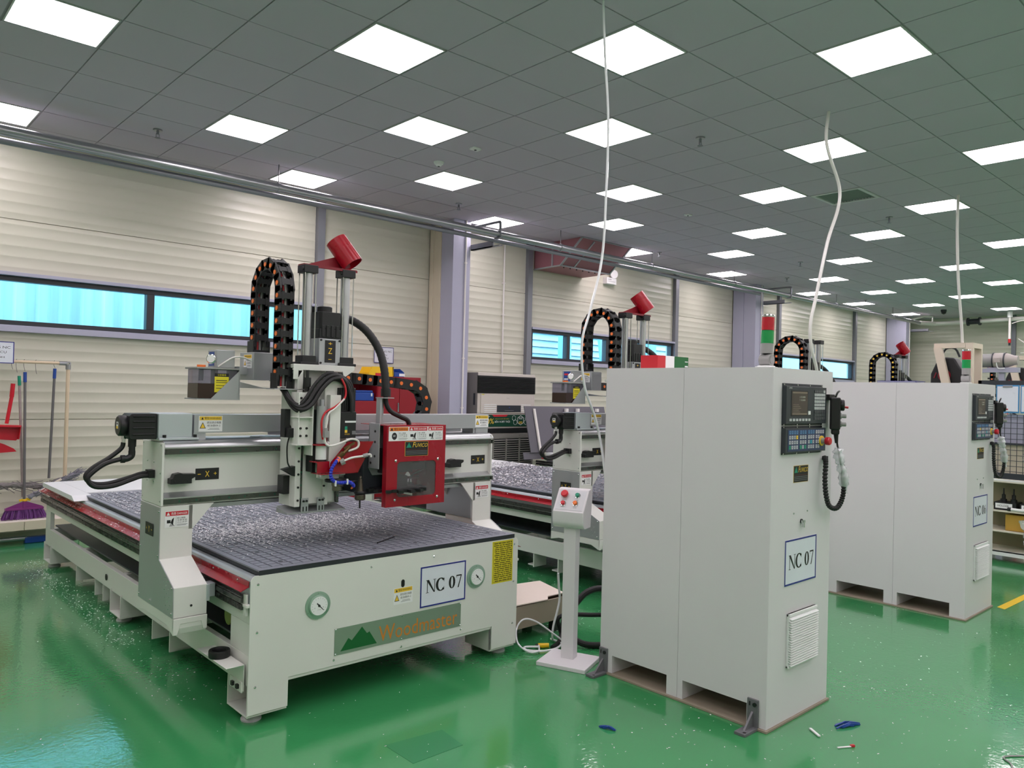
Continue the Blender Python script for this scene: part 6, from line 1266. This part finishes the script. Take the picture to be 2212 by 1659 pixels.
# ------------------------------------------------------------------ shavings and floor litter
def flakes(n, gen, size, name, m, label, cat, seed):
    random.seed(seed); mb = MB()
    for _ in range(n):
        x, y, z = gen(); s = size * random.uniform(.5, 1.5); a = random.uniform(0, 6.283); t = random.uniform(-.5, .5); u = Vector((math.cos(a), math.sin(a), t * .6)) * s; v = Vector((-math.sin(a), math.cos(a), random.uniform(-.4, .4))) * s * random.uniform(.2, .6); p = Vector((x, y, z + abs(u.z) + abs(v.z)))
        mb.add([p - u - v, p + u - v, p + u + v, p - u + v], [(0, 1, 2, 3)])
    return build(mb, name, m, label=label, cat=cat, kind='stuff', smooth=0)
def g1():
    while True:
        x, y = random.uniform(1.62, 3.18), random.uniform(3.7, 6.55)
        d = math.hypot((x - 2.2) / .5, (y - 4.42) / .3); w = max(math.exp(-d * d) * 1.5, .28 * math.exp(-((y - 5.6) / .9) ** 2) * (x < 2.4), .012)
        if random.random() < w: return x, y, .731 + random.random() ** 2 * .012
flakes(12000, g1, .0046, 'plastic_shavings', m_chip, 'white shavings scattered over the nearest router table', 'shavings', 21)
def g2(): return random.uniform(4.8, 6.4), random.uniform(3.6, 7.0), .731 + random.random() * .008
flakes(9000, g2, .009, 'plastic_shavings', m_chipg, 'grey white shavings covering the second router table', 'shavings', 22)
flakes(3000, lambda: (random.uniform(4.8, 6.4), random.uniform(5.2, 7.3), .735 + random.random() * .006), .009, 'plastic_shavings', m_chip, 'white shavings at the rear of the second router table', 'shavings', 23)
def g3():
    while True:
        y = random.uniform(3.9, 7.9); x = 1.50 + random.gauss(-.02, .07)
        if random.random() < .25 + .75 * (y > 5) and x < 1.72: return x, y, .0005
flakes(1100, g3, .004, 'floor_shavings', m_chip, 'white shavings on the floor along the router left side', 'shavings', 24)
flakes(420, lambda: (random.uniform(.3, 3.2), random.uniform(1.6, 8.4), .0005), .003, 'floor_specks', m_chip, 'white specks strewn over the green floor at the left', 'specks', 25)
flakes(650, lambda: (random.uniform(2.2, 6.3), random.uniform(.7, 2.6), .0005), .0034, 'floor_specks', m_chip, 'white specks strewn over the green floor at the right', 'specks', 26)
flakes(800, lambda: (random.uniform(3.3, 4.9), random.uniform(3.5, 6.5), .0005), .004, 'floor_specks', m_chip, 'white specks on the floor between the first two routers', 'specks', 27)
flakes(350, lambda: (random.uniform(1.49, 1.54), random.uniform(4.3, 7.6), .655 + random.random() * .004), .004, 'guard_shavings', m_chip, 'white shavings lying on the red side guard', 'shavings', 28)
build(MB().prism([(1.949, 2.91), (2.244, 2.874), (2.222, 2.69), (1.95, 2.69)], 'z', .0003, .0012), 'floor_patch', mat('floor_patch_green', (50, 130, 82), .22), label='rectangular darker green patch on the floor', cat='patch', smooth=0)
build(MB().prism([(6.96, 1.86), (9.0, 1.79), (9.0, 1.73), (6.93, 1.80)], 'z', .0003, .0014), 'floor_line', m_tape, label='yellow tape line on the floor right of the NC 06 cabinet', cat='line', smooth=0)
random.seed(6)
def scrap(name, c, l, w, a, m, label):
    mb = MB(); d = Vector((math.cos(a), math.sin(a), 0)); p = Vector((-math.sin(a), math.cos(a), 0)); c = Vector(c)
    for k in range(10):
        o = p * random.uniform(-w, w); q = c + o + d * random.uniform(-l * .3, l * .3); mb.tube([q - d * l * .4 + Vector((0, 0, .004)), q + Vector((0, 0, random.uniform(.006, .016))), q + d * l * .5 + p * random.uniform(-w, w) * .5 + Vector((0, 0, .003))], .004, 4, sub=2)
    return build(mb, name, m, label=label, cat='scrap')
scrap('blue_scrap', (3.80, 1.66, 0), .12, .02, R(-20), m_blue, 'crumpled blue plastic scrap on the floor right of the NC 07 cabinet')
scrap('blue_scrap', (2.86, 2.38, 0), .06, .005, R(110), m_blue, 'thin blue plastic scrap on the floor left of the NC 07 cabinet')
scrap('blue_scrap', (3.55, 1.27, 0), .05, .006, R(-30), m_blue, 'tiny dark blue scrap at the bottom picture edge')
build(MB().obox((3.60, 1.715, .006), .085, .012, .006, Matrix.Rotation(R(55), 3, 'Z')), 'white_stick', m_pw, label='short white stick on the floor near the NC 07 cabinet corner', cat='stick', smooth=0)
build(MB().obox((3.56, 1.555, .004), .07, .008, .004, Matrix.Rotation(R(-30), 3, 'Z'), 0).obox((3.60, 1.535, .006), .02, .012, .008, Matrix.Rotation(R(-30), 3, 'Z'), 1), 'litter_piece', [m_pw, m_pr], label='white and red litter piece on the floor at the lower right', cat='litter', smooth=0)
build(MB().tube([(3.93, .98, .004), (3.985, 1.0, .004), (4.03, 1.04, .004), (4.1, 1.0, .004), (4.2, .9, .004)], .004, 6, sub=5), 'thin_cable', m_grey, label='thin grey cable on the floor at the lower right corner', cat='cable')
build(MB().cyl((2.38, 3.68, .734), (2.56, 3.78, .734), .004, n=6).box(2.56, 2.585, 3.785, 3.80, .731, .738, 1), 'scriber', [m_pk, m_chrome], label='thin black rod with metal end lying on the router table', cat='rod')
# ------------------------------------------------------------------ outside, seen through the windows
def corr(x0, x1, y, z0, z1, pitch, dep):
    mb = MB(); xs = []; x = x0
    while x < x1: xs += [(x, 0), (x + pitch * .35, 0), (x + pitch * .5, dep), (x + pitch * .85, dep)]; x += pitch
    n = len(xs); mb.add([(a, y - b, z) for z in (z0, z1) for a, b in xs], [(i, i + 1, n + i + 1, n + i) for i in range(n - 1)])
    return mb
m_cl = mat('outside_cladding', (190, 218, 228), .45, var=.5, vscale=1.2, stretch=(3.5, 1, .06))  # vertical bands: sheet tones plus corrugation shading painted into the colour
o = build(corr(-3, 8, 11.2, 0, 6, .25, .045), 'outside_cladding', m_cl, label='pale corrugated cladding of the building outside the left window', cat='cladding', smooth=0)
B_ = thing('outside_building', 'pale blue building with horizontal siding outside the middle window', 'building', (16, 13.0, 0))
build(MB().box(8, 30, 13.1, 13.3, 0, 6), 'wall', mat('outside_blue', (150, 196, 216), .6), B_, smooth=0)
for k in range(24): build(MB().prism([(13.0, 1.9 + k * .16), (13.1, 1.9 + k * .16), (13.1, 2.06 + k * .16), (13.06, 2.05 + k * .16)], 'x', 8, 21), 'siding_board', mat('siding_pale', (200, 220, 226), .5), B_, smooth=0)
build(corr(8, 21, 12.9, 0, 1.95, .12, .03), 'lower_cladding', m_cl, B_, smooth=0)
for x in (10.2, 13.1, 16.4): build(MB().box(x, x + .25, 12.5, 12.7, 0, 6), 'column', MATS['outside_blue'], B_, smooth=0)
for x0, x1 in ((11.4, 12.4), (14.9, 14.2)): build(strip((x0, 12.6, .8), (x1, 12.6, 4.6), .08, .12), 'diagonal_strut', MATS['outside_blue'], B_, smooth=0)
build(MB().box(-10, 32, YW + .16, 20, -.15, -.05), 'outside_ground', mat('outside_concrete', (150, 156, 160), .8, var=.1), kind='structure', smooth=0)
for _o in bpy.data.objects:
    if '_grp' in _o: del _o['_grp']
